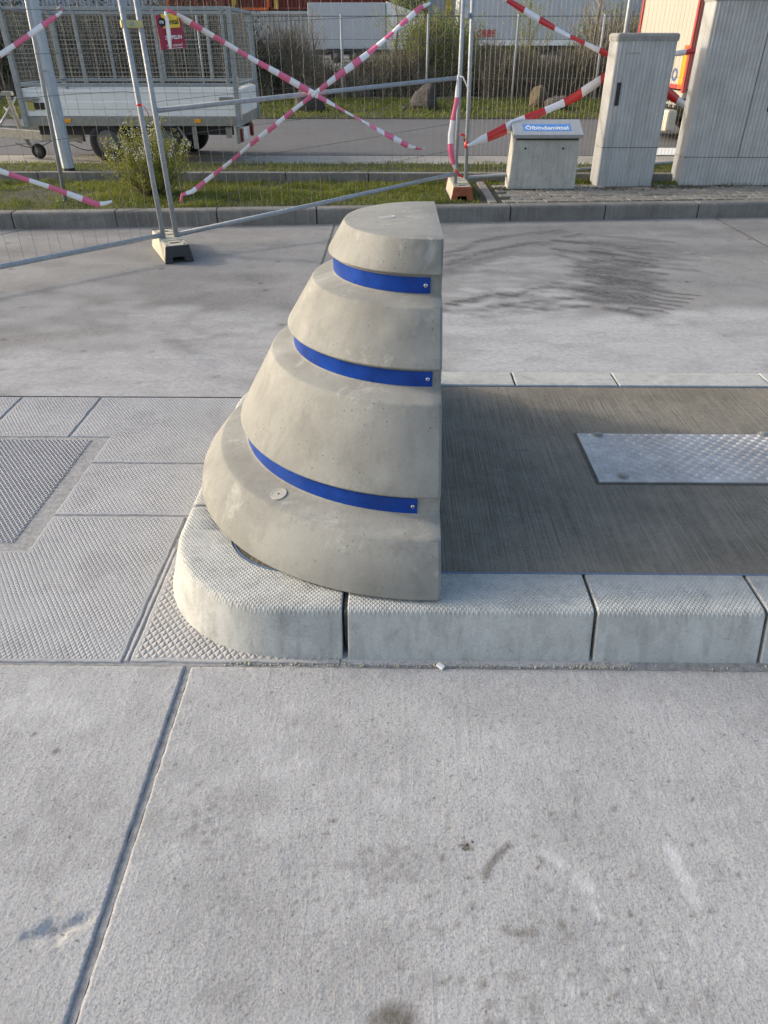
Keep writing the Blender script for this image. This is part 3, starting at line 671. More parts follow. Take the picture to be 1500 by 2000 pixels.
pc = G(757, 423, 1.075); disc(pc, (0, 0, 1), ((.027, -.004), (.027, .0012), (.023, .0012), (.0225, .0002), (.02, .0002)), 'plug', M['plug'], bol)
q = G(547, 965, .336); ang = math.atan2(q.y-BY, q.x-BX); rr_ = .700
q = Vector((BX+math.cos(ang)*rr_, BY+math.sin(ang)*rr_, .3372)); nn_ = Vector((math.cos(ang)*.24, math.sin(ang)*.24, 1))
disc(q, nn_, ((.027, -.004), (.027, .003), (.024, .0035), (.0235, .0025), (.004, .0025)), 'plug', M['plug'], bol)
disc(q, nn_, ((.0035, .0026), (.0035, .0032)), 'plug_hole', M['ink'], bol, 8)

# fine loose grit on the slabs
mb = MB(); rr = random.Random(77)
for _ in range(900):
    if rr.random() < .6: x, y = rr.uniform(-1.3, 1.3), rr.uniform(.45, 1.5)
    else: x, y = rr.uniform(-3.5, 4.5), rr.uniform(3.5, 7.4)
    s = rr.uniform(.0006, .0018)*(1 if y < 1.6 else 2.5); a = rr.uniform(0, 3); c, d = math.cos(a)*s, math.sin(a)*s*.7
    mb.add([(x-c, y-d, 0), (x+d, y-c, 0), (x+c, y+d, 0), (x-d, y+c, 0), (x, y, s)], [(0,1,4),(1,2,4),(2,3,4),(3,0,4)], 0 if rr.random() < .7 else 1)
tag(mb.build('loose_grit', [M['joint'], M['foot']]), kind='stuff')
mb = MB(); rr = random.Random(78)
for _ in range(16):
    p = G(910+rr.gauss(0, 7), 1652+rr.gauss(0, 6)); s = rr.uniform(.0008, .0022); a = rr.uniform(0, 3); c, d = math.cos(a)*s*1.6, math.sin(a)*s
    mb.add([(p.x-c, p.y-d, .0002), (p.x+d, p.y-c, .0002), (p.x+c, p.y+d, .0002), (p.x-d, p.y+c, .0002), (p.x, p.y, s*.8)], [(0,1,4),(1,2,4),(2,3,4),(3,0,4)])
tag(mb.build('dirt_crumbs', plain('brown_dirt', (.075, .055, .03), .95, var=.4)), kind='stuff')
# small white chip and debris on the ground
ch = MB(); cpos = G(860, 1303, 0); a = .7
ch.box((-.012, -.008, 0), (.012, .008, .008)); o = ch.build('stone_chip', M['paint'], bevel=.002); o.location = cpos + Vector((0, 0, .0005)); o.rotation_euler = (0, .1, -a)
tag(o, 'small white stone chip lying before the island kerb', 'stone chip')
# crumbled mortar along the kerb foot on the right
mb = MB(); rr = random.Random(11)
for _ in range(1500):
    x = rr.uniform(.55, 2.4) if rr.random() < .8 else rr.uniform(-.5, .55); s = rr.uniform(.0015, .0045)*(1.6 if rr.random() < .05 else 1); y = 1.533 + abs(rr.gauss(0, .011)); y = min(y, 1.562)
    a = rr.uniform(0, 3); c, d = math.cos(a)*s, math.sin(a)*s; z = -.010
    if x < .72: z = -.004
    mb.add([(x-c, y-d, z), (x+d, y-c, z), (x+c, y+d, z), (x-d, y+c, z), (x, y, z+s*1.8)], [(0,1,4),(1,2,4),(2,3,4),(3,0,4)])
tag(mb.build('crumbled_mortar', M['foot']), kind='stuff')

# ================================================================== FAR KERB, LAWN, PAVING, ROAD
kerb = empty('kerb', (0, 0, 0), kind='structure')
dirk = Vector((1, .0885, 0)).normalized(); nk = Vector((-dirk.y, dirk.x, 0))
k0 = G(30, 446.7, 0); 
kp = [(0, -.02), (.0, .125), (.006, .140), (.020, .149), (.030, .150), (.145, .150), (.15, .146), (.15, -.02)]
for i in range(-9, 12):
    a = i*1.0; p = Vector((k0.x + a*dirk.x, KX(k0.x + a*dirk.x), 0)); mb = MB(); rings = []
    for t in (.006, .25, .5, .75, .994):
        c = p + dirk*t; rings.append([(c.x + nk.x*d, c.y + nk.y*d, z) for d, z in kp])
    mb.loft(rings); o = mb.build('kerb_stone', M['lawnkerb'], kerb, bevel=.004); fixn(o)
    o.location = (0, random.uniform(-.003, .003), random.uniform(-.002, .002))
mb = MB(); mb.add([(-10, KX(-10)+.03, -.01), (12, KX(12)+.03, -.01), (12, KX(12)+.03, .11), (-10, KX(-10)+.03, .11), (-10, KX(-10)+.12, .11), (12, KX(12)+.12, .11)], [(0,1,2,3), (3,2,5,4)]); mb.build('kerb_bed', M['joint'], kerb)
def sheet(name, pts, m, sub_=1, parent=None, kind='structure'):
    mb = MB(); mb.add(pts, [tuple(range(len(pts)))]); o = mb.build(name, m, parent)
    if kind and not parent: tag(o, kind=kind)
    return o
LY = 9.42
# lawn as bumpy soil
def bumpy(name, x0, x1, f0, f1, z0, z1, step, amp, m):
    nx, ny = int((x1-x0)/step)+1, 9; V = []; 
    for j in range(ny):
        for i in range(nx):
            x = x0+(x1-x0)*i/(nx-1); t = j/(ny-1); y = f0(x)+(f1(x)-f0(x))*t; V.append((x, y, z0+(z1-z0)*t + (random.uniform(-1, 1)*amp if 0 < j < ny-1 else 0)))
    me = bpy.data.meshes.new(name); me.from_pydata(V, [], [(j*nx+i, j*nx+i+1, (j+1)*nx+i+1, (j+1)*nx+i) for j in range(ny-1) for i in range(nx-1)])
    me.materials.append(m); me.polygons.foreach_set('use_smooth', [True]*len(me.polygons)); o = bpy.data.objects.new(name, me); col.objects.link(o); return tag(o, kind='structure')
bumpy('lawn', -12, 12, lambda x: KX(x)+.15, lambda x: LY, .138, .135, .12, .012, M['soil'])
# low kerb behind the lawn
lk = empty('low_kerb', (0, 0, 0), kind='structure')
for i in range(-12, 12):
    mb = MB(); mb.box((i*1.0-.3+.005, LY, .05), (i*1.0+.7-.005, LY+.10, .245)); o = mb.build('kerb_stone', M['lawnkerb'], lk, bevel=.008); o.location.z = random.uniform(-.004, .003)
bumpy('verge', -12, 12, lambda x: LY+.1, lambda x: 10.55, .225, .20, .12, .01, M['soil'])
sheet('gutter_strip', [(-40, 10.5, .152), (40, 10.5, .152), (40, 11.78, .150), (-40, 11.78, .150)], M['gutter'])
mb = MB(); mb.box((-40, 11.78, .10), (40, 11.83, .146)); tag(mb.build('gutter_joint', M['joint']), kind='structure')
sheet('road', [(-60, 11.83, .150), (60, 11.83, .150), (60, 17.9, .150), (-60, 17.9, .150)], M['road'])
sheet('sunlit_road_strip', [(3.6, 11.9, .155), (6.3, 11.9, .155), (6.3, 12.75, .155), (3.6, 12.75, .155)], M['sunlit_strip'])  # sunlit strip of ground, its brightness put in as a white sheet
bumpy('far_verge', -30, 30, lambda x: 17.9, lambda x: 21.2, .16, .36, .4, .02, M['soil'])
mb = MB(); mb.add([(-60, 21.2, .36), (60, 21.2, .36), (80, 60, .55), (-80, 60, .55), (-300, 400, 1.9), (300, 400, 1.9), (-60,21.2,-.5),(60,21.2,-.5)], [(0,1,2,3),(3,2,5,4),(6,7,1,0)]); tag(mb.build('yard', M['yard']), kind='structure')

# paving with cranked pavers
pav = MB(); pav.box((.94, 0, .08), (5.0, .01, .09)); 
pv = empty('paving', (0, 0, 0), kind='structure')
mb = MB(); mb.add([(.95, KX(.95)+.155, .142), (5.2, KX(5.2)+.155, .142), (5.2, LY-.02, .142), (.95, LY-.02, .142)], [(0, 1, 2, 3)]); mb.build('sand_bed', M['soil'], pv)
L_, W_ = .225, .158; c_ = .018; g_ = .004
poly = [(g_, g_), (L_/3, g_+c_*.0), (L_*.42, c_+g_), (L_*.58, c_+g_), (L_*.67, g_), (L_-g_, g_), (L_-g_, W_-g_), (L_*.67, W_-g_), (L_*.58, W_-g_+c_), (L_*.42, W_-g_+c_), (L_/3, W_-g_), (g_, W_-g_)]
mb = MB(); mb.prism(poly, .10, .154); pm = mb.build('paver', M['paver'], pv, bevel=.005, seg=1); pme = pm.data; bpy.data.objects.remove(pm)
rr = random.Random(4); cnt = 0
for j in range(8):
    for i in range(19):
        x = 1.16 + i*L_ - (L_/2 if j % 2 else 0); y0_ = KX(x)+.17 + j*W_
        if x < 1.10 or y0_ > LY-.2 or x > 5: continue
        o = bpy.data.objects.new('paver', pme); col.objects.link(o); o.parent = pv; o.location = (x, y0_, rr.uniform(-.004, .003)); o.rotation_euler = (rr.uniform(-.012, .012), rr.uniform(-.012, .012), .0885 + rr.uniform(-.008, .008))
        b = o.modifiers.new('bevel', 'BEVEL'); b.width = .005; b.segments = 1; b.limit_method = 'ANGLE'; cnt += 1
y = KX(1.0)+.16
while y < LY-.1:      # edging slabs at the left end
    mb = MB(); mb.box((.995, y, .05), (1.085, min(y+.5, LY-.02)-.006, .158)); mb.build('edging_stone', M['paver'], pv, bevel=.005); y += .5
# moss and dirt
mb = MB(); rr = random.Random(8)
for _ in range(2600):
    x = rr.uniform(1.1, 4.9); edge = rr.random()
    if edge < .62: y = rr.gauss(8.90 + .12*max(0, x-2.1), .06)
    elif edge < .8: y = KX(x)+.165+abs(rr.gauss(0, .01))
    else: y = rr.uniform(KX(x)+.17, 9.2)
    s = rr.uniform(.004, .013)*(.5 if .62 < edge else 1); a = rr.uniform(0, 3); z = .154; h = s*.7
    mb.add([(x-s, y, z), (x, y-s, z), (x+s, y, z), (x, y+s, z), (x, y, z+h)], [(0,1,4),(1,2,4),(2,3,4),(3,0,4)], 0 if rr.random() < .75 else 1)
M['moss'] = plain('dead_moss', (.045, .032, .02), .95, var=.5, scale=30); M['mossg'] = plain('green_moss', (.09, .10, .02), .95, var=.4, scale=30)
tag(mb.build('moss_and_litter', [M['moss'], M['mossg']]), kind='stuff')

# grass
def blades(name, n, xy, z, hmin, hmax, wd, seed, mats=None, clump=True):
    rr = np.random.default_rng(seed); P = xy(rr, n); n = len(P); 
    hh = rr.uniform(hmin, hmax, n); 
    if clump: hh *= .45+1.1*(np.sin(P[:,0]*7+np.cos(P[:,1]*9)*2)*np.cos(P[:,1]*6+P[:,0]*3)*.5+.5)
    a = rr.uniform(0, 2*math.pi, n); l = rr.uniform(.2, .9, n)*hh; b = a + rr.uniform(-.6, .6, n)+1.57; wv = wd*rr.uniform(.6, 1.4, n)
    zz = np.full(n, z) if np.isscalar(z) else z(P)
    c, s = np.cos(b)*wv, np.sin(b)*wv; dx, dy = np.cos(a)*l, np.sin(a)*l
    V = np.empty((n, 5, 3)); V[:,0] = np.stack([P[:,0]-c, P[:,1]-s, zz], 1); V[:,1] = np.stack([P[:,0]+c, P[:,1]+s, zz], 1)
    V[:,2] = np.stack([P[:,0]+c*.8+dx*.4, P[:,1]+s*.8+dy*.4, zz+hh*.6], 1); V[:,3] = np.stack([P[:,0]-c*.8+dx*.4, P[:,1]-s*.8+dy*.4, zz+hh*.6], 1)
    V[:,4] = np.stack([P[:,0]+dx, P[:,1]+dy, zz+hh*.95], 1)
    i = np.arange(n)[:, None]*5; Fq = np.concatenate([i+np.array([0,1,2,3])], 1).tolist() + (i+np.array([3,2,4])).tolist()
    me = bpy.data.meshes.new(name); me.from_pydata(V.reshape(-1, 3).tolist(), [], Fq); me.materials.append(M['grass'] if mats is None else mats)
    o = bpy.data.objects.new(name, me); col.objects.link(o); return tag(o, kind='stuff')
def xy1(rr, n):
    x = rr.uniform(-6.5, .93, n); y = KX(x)+.16 + rr.random(n)*(LY-.02-KX(x)-.16)
    den = np.sin(x*2.3+1)*np.cos(y*4.1+x)+np.sin(x*5.1)*.5; keep = (den + rr.uniform(-1.1, 1.1, n) > -.6) & ~((x < -3.2) & (y < 8.75) & (rr.random(n) < .55)); keep &= ~((x > .58) & (x < .88) & (y > 8.2) & (y < 9.05))
    return np.stack([x, y], 1)[keep]
blades('grass', 52000, xy1, .135, .018, .062, .0030, 1)
blades('grass', 16000, lambda rr, n: np.stack([rr.uniform(-7, 6, n), rr.uniform(LY+.1, 10.5, n)], 1), .215, .015, .035, .004, 2)
blades('grass', 5000, lambda rr, n: np.stack([rr.uniform(1.1, 5, n), rr.uniform(9.15, LY, n)], 1), .14, .02, .06, .003, 3)
blades('grass', 30000, lambda rr, n: np.stack([rr.uniform(-12, 10, n), rr.uniform(17.95, 21.1, n)], 1), lambda P: .16+(P[:,1]-17.9)*.0606, .03, .09, .008, 4)
# broad weed leaves in the lawn
mb = MB(); rr = random.Random(21)
for _ in range(70):
    x = rr.uniform(-6, .5); y = rr.uniform(KX(x)+.25, LY-.05); k = rr.randint(6, 11); s = rr.uniform(.03, .06)
    for q in range(k):
        a = rr.uniform(0, 6.28); e = rr.uniform(.3, 1.0); d = Vector((math.cos(a)*math.cos(e), math.sin(a)*math.cos(e), math.sin(e))); n_ = Vector((-math.sin(a), math.cos(a), 0))*s*.16
        p = Vector((x, y, .14)); mb.add([p, p+d*s*.5+n_, p+d*s, p+d*s*.5-n_], [(0, 1, 2, 3)])
tag(mb.build('broad_weeds', M['willow']), kind='stuff')

# ================================================================== FENCING
rP = .021
L1, L2 = G(320, 468, .12), G(345, 466, .12)
L1t, L2t = GY(235, 0, 6.52), GY(266, 0, 6.58)
R1 = GY(889, 357, 8.52); R2 = GY(909, 357, 8.80)
R1t, R2t = GY(905, 0, 8.52), GY(923, 0, 8.80)
def ext(a, b, z): t = (z-a.z)/(b.z-a.z); return a + (b-a)*t
def panel(name, label, A0, A1, B0, B1, top, spacing, hz, mrail, seed, wmat, bend=0, dens=1, foldrows=True, wr=.0014):
    """A0/A1 foot and head of one upright, B0/B1 of the other"""
    t = empty(name, A0, label=label, cat='fence panel', group='mobile wire fence panels'); rr = random.Random(seed)
    P = lambda u, v: (A0.lerp(B0, u)).lerp(A1.lerp(B1, u), v)
    for a, b in ((A0, A1), (B0, B1)):
        mb = MB(); mb.tube([a, b], rP, 14); o = child(mb.build('upright', M['galv'], smooth=True), t)
    mb = MB(); mb.tube([A1, B1], rP, 14); child(mb.build('rail', M['galv'], smooth=True), t)
    for v0, v1 in mrail:
        mb = MB(); mb.tube([A0.lerp(A1, v0), B0.lerp(B1, v1)], rP*.92, 14); child(mb.build('rail', M['galv'], smooth=True), t)
    L = (B0-A0).length; nx = int(L/spacing); nrm = (B0-A0).cross(Vector((0, 0, 1))).normalized()
    lo = mrail[0]; mb = MB(); nz = len(hz)
    lov = lambda u: lo[0]+(lo[1]-lo[0])*u
    def off(u, v): return Vector((0, 0, 0)) if not bend else nrm*bend*math.sin(u*9+v*5)*.5 + Vector((0, 0, 1))*bend*.9*math.sin(u*7+1)*(1-abs(2*v-1))
    jit = {}
    rows = [0.0] + [h for h in hz] + [1.0]
    for i in range(1, nx):
        u = i/nx; pts = []
        for k, v in enumerate(rows):
            vv = lov(u) + (1-lov(u))*v; j = rr.gauss(0, bend*.25+.0012)
            jit[(i, k)] = P(u, vv) + off(u, vv)*(1 if 0 < k < len(rows)-1 else .0) + (B0-A0).normalized()*j; pts.append(jit[(i, k)])
        mb.tube(pts, wr, 4, cap=False)
    for k in range(1, len(rows)-1):
        pts = [P(0, lov(0)+(1-lov(0))*rows[k])] + [jit[(i, k)] for i in range(1, nx)] + [P(1, lov(1)+(1-lov(1))*rows[k])]
        for dz in ((0,) if not foldrows else (0,)): mb.tube([p + Vector((0, 0, dz)) for p in pts], wr*1.25, 4, cap=False)
    tag(child(mb.build('wire_mesh', wmat), t), kind='stuff'); return t
zt = 2.02
# panel A runs off to the left towards the camera
dA = (G(0, 522, .14)-L1); dA.z = 0; dA.normalize(); A0 = L1 + dA*3.5; A0.z = .12; A1 = A0 + Vector((-.10, .03, 1.9))
panel('mobile_fence', 'mobile fence panel with sagging bent wires running out of frame at the left', ext(L1, L1t, .05), ext(L1, L1t, zt), Vector((*A0.xy, .12)), A1, 2, .10, (.12, .27, .42, .57, .71, .85, .96), [(.055, .0)], 3, M['wire'], bend=.022)
bB = GP(885, 340, L2, R1); mB0 = GP(302, 217, L2, R1); mB1 = GP(893, 152, L2, R1)
def vfrac(a, b, z): return (z-a.z)/(b.z-a.z)
A0_, A1_, B0_, B1_ = ext(L2, L2t, .05), ext(L2, L2t, zt), ext(R1, R1t, .14), ext(R1, R1t, zt+.14)
panel('mobile_fence', 'middle mobile fence panel with crossed pink and white tape and a red sign', A0_, A1_, B0_, B1_, 2, .105, (.13, .27, .40, .535, .67, .80, .93),
      [(vfrac(A0_, A1_, GP(340, 459, L2, R1).z), vfrac(B0_, B1_, bB.z)), (vfrac(A0_, A1_, mB0.z), vfrac(B0_, B1_, mB1.z))], 4, M['wire'], bend=.004)
CE = Vector((3.75, 10.42, 0)); C0_, C1_ = ext(R2, R2t, .14), ext(R2, R2t, zt+.16)
panel('mobile_fence', 'mobile fence panel with close upright wires behind the grey cabinets', C0_, C1_, Vector((*CE.xy, .12)), Vector((CE.x+.02, CE.y, 2.15)), 2, .062, (.5, .97), [(.07, .06)], 5, M['wirel'], bend=.0, foldrows=False, wr=.0016)
# feet
def foot(loc, rz, capmat, label, tilt=0, L=.74):
    t = empty('ballast_block', loc, rz, label=label, cat='fence foot', group='concrete fence feet'); t.rotation_euler = (tilt, 0, rz)
    def prof_(s, wtop=.095, wbot=.12, h=.135): return [(-wbot*s, 0), (-wtop*s, h*s), (wtop*s, h*s), (wbot*s, 0), (.055, 0), (.050, .045), (-.050, .045), (-.055, 0)]
    mb = MB(); P = prof_(1); rings = [[(x, y, z) for x, z in P] for y in (-L/2+.03, L/2-.03)]; mb.loft(rings); o = mb.build('body', M['foot'], t, bevel=.008); fixn(o)
    for s in (-1, 1):
        mb = MB(); P2 = prof_(1.02); rings = [[(x, y, z) for x, z in (P2 if k else P2)] for k, y in enumerate((s*(L/2-.03), s*L/2))]; mb.loft(rings); o = mb.build('end_cap', capmat, t, bevel=.006); fixn(o)
    def sl_(P_, z1_): m2 = MB(); m2.prism(P_, .1352, z1_); fixn(m2.build('slot', M['ink'], t))
    for s in (-1, 1):
        sl_([(-.045, s*.24-.02), (.045, s*.24-.02), (.03, s*.24+.02), (-.03, s*.24+.02)], .1372)
        for q in (-.06, .06): sl_([(q-.010, s*.20-.008), (q+.010, s*.20-.008), (q+.010, s*.20+.008), (q-.010, s*.20+.008)], .1368)
        for q in (-.07, .07): sl_([(q-.009, s*.30-.009), (q+.009, s*.30-.009), (q+.009, s*.30+.009), (q-.009, s*.30+.009)], .1368)
    for y_ in (-.155, .09): mb = MB(); mb.box((-.088, y_, .1352), (.088, y_+.01, .1415)); mb.build('rib', M['foot'], t)
    return t
b0, b1 = Vector((-1.793, 6.178)), Vector((-2.115, 6.87)); dd = (b1-b0).normalized(); cf = b0 + dd*.37
foot((cf.x, cf.y, 0.001), math.atan2(dd.y, dd.x)-math.pi/2, M['footblack'], 'fence foot with dark end on the concrete apron under the left posts')
foot((.727, 8.60, .137), 0.02, M['footred'], 'fence foot with orange brown end standing on the lawn by the right posts')
# clamps
def clamp(p, label, mt, rzr):
    t = empty('fence_clamp', p, label=label, cat='clamp'); mb = MB()
    mb.box((-.075, -.030, -.024), (.075, -.026, .024)); mb.box((-.075, .026, -.024), (.075, .030, .024)); mb.box((-.079, -.03, -.024), (-.075, .03, .024)); mb.box((.075, -.03, -.024), (.079, .03, .024))
    o = mb.build('strap', mt, t, bevel=.004); mb = MB(); mb.tube([(0, -.055, 0), (0, .05, 0)], .009, 8); mb.tube([(0, -.048, 0), (0, -.034, 0)], .016, 6); mb.build('bolt', M['galv'], t); t.rotation_euler = (0, 0, rzr); return t
M['brass'] = plain('yellow_zinc_clamp', (.55, .50, .22), .45, metal=.4)
cL = GY(257, 47, 6.55); clamp(cL, 'yellowish clamp joining the two left fence posts', M['brass'], .4)
cR = GY(914, 31, 8.64); clamp(cR, 'bright zinc clamp joining the two right fence posts', M['galv'], 1.15)
# thin leaning post and lamp post
t1, t0 = GY(52, 0, 8.15), G(131, 392, .14); t0.y = 8.15
mb = MB(); top_ = ext(t0, t1, 2.6); mb.tube([t0-Vector((0, 0, .05)), top_], .021, 12); o = mb.build('post', M['galv'], smooth=True); tag(o, 'thin galvanised post on the lawn just in front of the lamp post', 'post')
lp = empty('lamp_post', G(136, 338, .22), label='thick grey steel lamp post rising behind the low kerb at the left', cat='lamp post')
lb = lp.location.copy(); lb.y = 9.62; lb.x = GY(136, 338, 9.62).x; lp.location = lb
mb = MB(); n8 = 8
rg = [[(lb.x + r*math.cos(2*math.pi*(k+.5)/n8), lb.y + r*math.sin(2*math.pi*(k+.5)/n8), z) for k in range(n8)] for r, z in ((.072, .15), (.072, 1.3), (.066, 5.5))]
mb.loft(rg); child(mb.build('pole', M['galvl']), lp)
mb = MB(); rg = [[(lb.x + r*math.cos(2*math.pi*(k+.5)/n8), lb.y + r*math.sin(2*math.pi*(k+.5)/n8), z) for k in range(n8)] for r, z in ((.0735, .15), (.0735, .27))]; mb.loft(rg); child(mb.build('base_sleeve', M['dark']), lp)
mb = MB(); mb.box((lb.x-.05, lb.y-.0755, 1.28), (lb.x+.02, lb.y-.064, 1.285)); child(mb.build('seam', M['dark']), lp)

# ================================================================== BARRIER TAPE
def tape(name, label, cat, pts, wd, seg, mats, seed=0, tw=.5, up=(0, 0, 1), first=0, group='barrier tapes on the fence', w_end=None):
    rr = random.Random(seed); pts = [Vector(p) for p in pts]
    # resample
    out = []; 
    for a, b in zip(pts[:-1], pts[1:]):
        k = max(1, int((b-a).length/.02)); out += [a.lerp(b, i/k) for i in range(k)]
    out.append(pts[-1]); V = []; Fc = []; mi = []; s = 0; ph = rr.uniform(0, 6); N_ = len(out)
    for i, p in enumerate(out):
        if i: s += (p-out[i-1]).length
        d = (out[min(i+1, N_-1)]-out[max(i-1, 0)]).normalized(); u = Vector(up); u = (u-d*u.dot(d)).normalized(); v = d.cross(u)
        a = tw*math.sin(s*2.1+ph) + tw*.5*math.sin(s*4.7+ph*2); q = (u*math.cos(a)+v*math.sin(a)); ww = wd/2*(1+.22*math.sin(s*5.3+ph*1.7))
        e = min(s, 1e9)/.18; rem = sum((out[j+1]-out[j]).length for j in range(i, min(N_-1, i+9)))
        ww *= min(1, .35+e*.65) * min(1, .35 + rem/.18*.65)
        off = v*.004*math.sin(s*13+ph)
        V += [p+q*ww+off, p-q*ww+off]
        if i: Fc.append((2*i-2, 2*i-1, 2*i+1, 2*i)); mi.append((int(s/seg)+first) % 2)
    mb = MB()
    for f, m_ in zip(Fc, mi): mb.f.append(f); mb.m.append(m_)
    mb.v = [tuple(x) for x in V]; o = mb.build(name, mats, smooth=True); sm = o.modifiers.new('solid', 'SOLIDIFY'); sm.thickness = .0008
    tag(o, label, cat, group=group); return o
pw = [M['pink'], M['white']]; rw = [M['red'], M['white']]
nB = (R1-L2).cross(Vector((0, 0, 1))).normalized()
def QB(x, y, d=.02): return GP(x, y, L2, R1) + nB*d*(1 if nB.y < 0 else -1)
def QA(x, y): return GP(x, y, L1, A0)
# diagonal falling to the right
tape('barrier_tape', 'pink and white tape falling from the red sign down to the right', 'barrier tape', [QB(322, 18), QB(352, 34), QB(470, 103), QB(610, 183, .03), QB(700, 233), QB(800, 288), QB(822, 291), QB(827, 289)], .044, .105, pw, 1, .6)
tape('barrier_tape', 'pink and white tape rising from the lawn up to the right', 'barrier tape', [QB(351, 395), QB(353, 380), QB(374, 373), QB(440, 322), QB(500, 272), QB(610, 182, .04), QB(720, 102), QB(820, 14), QB(838, 6)], .048, .105, pw, 2, .6)
tape('barrier_tape', 'pink and white tape tied high at the far left of the fence', 'barrier tape', [QA(-60, 145), QA(0, 108), QA(60, 66), QA(115, 28), QA(122, 22)], .040, .13, pw, 3, .2, first=1)
tape('barrier_tape', 'pink and white tape sloping low across the left lawn', 'barrier tape', [QA(-60, 313), QA(0, 334), QA(100, 366), QA(190, 399), QA(205, 397), QA(219, 393)], .042, .14, pw, 4, .2)
tape('tape_end', 'loose pale tape end hanging over the red sign', 'barrier tape', [QB(318, 22, .04), QB(321, 40, .05), QB(324, 65, .05), QB(329, 96, .04)], .045, .11, [M['white'], M['white']], 5, .2, up=(1, 0, 0))
tape('tape_end', 'curled pink tape end at the top left of the fence', 'barrier tape', [QA(122, 22), QA(117, 13), QA(110, 17)], .03, .04, pw, 6, .2)
# hanging tape along the right post
tape('barrier_tape', 'faded red and white tape hanging slack beside the right posts', 'barrier tape', [GY(895, 146, 8.42), GY(894, 165, 8.42), GY(892, 195, 8.40), GY(884, 235, 8.40), GY(880, 262, 8.40), GY(880, 290, 8.40), GY(885, 318, 8.42), GY(890, 332, 8.45)], .055, .21, [M['white'], M['pink']], 7, .15, up=(1, 0, 0), first=0)
tape('tape_end', 'white tape tail knotted at the right end of the middle rail', 'barrier tape', [GY(898, 149, 8.45), GY(904, 150, 8.45), GY(911, 166, 8.45), GY(916, 180, 8.45)], .03, 1, [M['white'], M['white']], 8, .1, up=(1, 0, 0))
tape('tape_end', 'small bright red tape flag beside the right posts', 'barrier tape', [GY(898, 264, 8.44), GY(903, 262, 8.44), GY(908, 266, 8.44), GY(907, 276, 8.44)], .09, 1, [M['red'], M['red']], 9, .1)
tape('tape_end', 'red tape scrap dangling at the foot of the right posts', 'barrier tape', [GY(888, 331, 8.44), GY(893, 336, 8.44), GY(899, 343, 8.44), GY(905, 347, 8.44)], .05, 1, [M['red'], M['red']], 19, .1)
tape('tape_end', 'tiny red tape tail tied to the low rail beside the paving', 'barrier tape', [GY(947, 346, 8.9), GY(945, 352, 8.9), GY(945, 360, 8.9)], .025, 1, [M['red'], M['red']], 20, .1, up=(1, 0, 0))
def QC(x, y): return GP(x, y, C0_, CE) + Vector((0, -.03, 0))
tape('barrier_tape', 'red and white tape sloping down from the top to the small cabinet', 'barrier tape', [QC(960, -20), QC(990, 0), QC(1017, 17), QC(1090, 60), QC(1160, 94), QC(1190, 107), QC(1290, 108), QC(1346, 101), QC(1380, 97)], .052, .23, rw, 11, .15, first=1)
tape('barrier_tape', 'wide red and white tape swooping behind the concrete box up to the cabinets', 'barrier tape', [QC(912, 284), QC(921, 281), QC(960, 264), QC(1000, 245), QC(1045, 224), QC(1090, 205), QC(1125, 188), QC(1160, 164), QC(1183, 148), QC(1240, 150), QC(1300, 178), QC(1325, 198), QC(1370, 225)], .092, .27, rw, 12, .25, first=1)
# red wrap on the post
p_ = GY(911, 283, 8.80); mb = MB(); mb.tube([p_-Vector((0, 0, .03)), p_+Vector((0, 0, .03))], .0235, 12); o = mb.build('tape_wrap', M['red'], smooth=True); tag(o, 'red tape wrapped round the right fence post', 'barrier tape')
p_ = GP(275, 205, L1, L1+(L2-L1)); p_ = ext(L1, L1t, p_.z); mb = MB(); mb.tube([p_-Vector((0, 0, .008)), p_+Vector((0, 0, .008))], .0225, 12); 
o = mb.build('tape_wrap', M['red'], smooth=True); tag(o, 'thin red string tied round the left fence post', 'barrier tape')
tape('tape_end', 'short red tape tail between the two left posts', 'barrier tape', [GY(277, 204, 6.45), GY(284, 212, 6.45), GY(289, 221, 6.45), GY(291, 230, 6.45)], .025, 1, [M['red'], M['red']], 13, .1)

# sign on the panel
sg = empty('fence_sign', QB(330, 60), label='small crimson rental sign with yellow logo hanging on the fence mesh', cat='sign')
c00, c10, c11, c01 = QB(302, 30, .012), QB(351, 27, .012), QB(362, 93, .012), QB(312, 98, .012)
xd = (c10-c00); yd = (c00-c01); SW, SH = .225, .30
cc = (c00+c10+c11+c01)/4; FM = frame(cc, xd, yd); nz = FM.to_3x3() @ Vector((0, 0, 1))
SW = (c10-c00).length; SH = (c01-c00).length
def local(o): o.matrix_parent_inverse = Matrix.Translation(-Vector(sg.location)); return o
mb = MB(); mb.box((-SW/2, -SH/2, -.002), (SW/2, SH/2, .002), M=FM); local(mb.build('board', M['signred'], sg))
mb = MB(); mb.box((-.055, .025, .0022), (.085, .115, .0032), M=FM); local(mb.build('logo_square', M['yellow'], sg))
mb = MB(); mb.prism([(-.058+.03*math.cos(t*math.pi/12), .065+.03*math.sin(t*math.pi/12)) for t in range(24)], .0035, .0042, M=FM); local(mb.build('logo_disc', M['ink'], sg))
local(text('lettering', 'rental', M['ink'], sg, FM @ Matrix.Translation((.018, .065, .0046)), width=.115, bold=.02))
local(text('lettering', 're', M['paint'], sg, FM @ Matrix.Translation((-.060, .065, .0052)), width=.032, bold=.02))
local(text('lettering', 'ZEPPELIN', M['paint'], sg, FM @ Matrix.Translation((.012, -.035, .003)), width=.14, bold=.03))
local(text('lettering', 'hier mieten!', M['paint'], sg, FM @ Matrix.Translation((.012, -.085, .003)), width=.13))
mb = MB(); mb.box((-.053, -.107, .0022), (.077, -.104, .003), M=FM); local(mb.build('underline', M['paint'], sg))

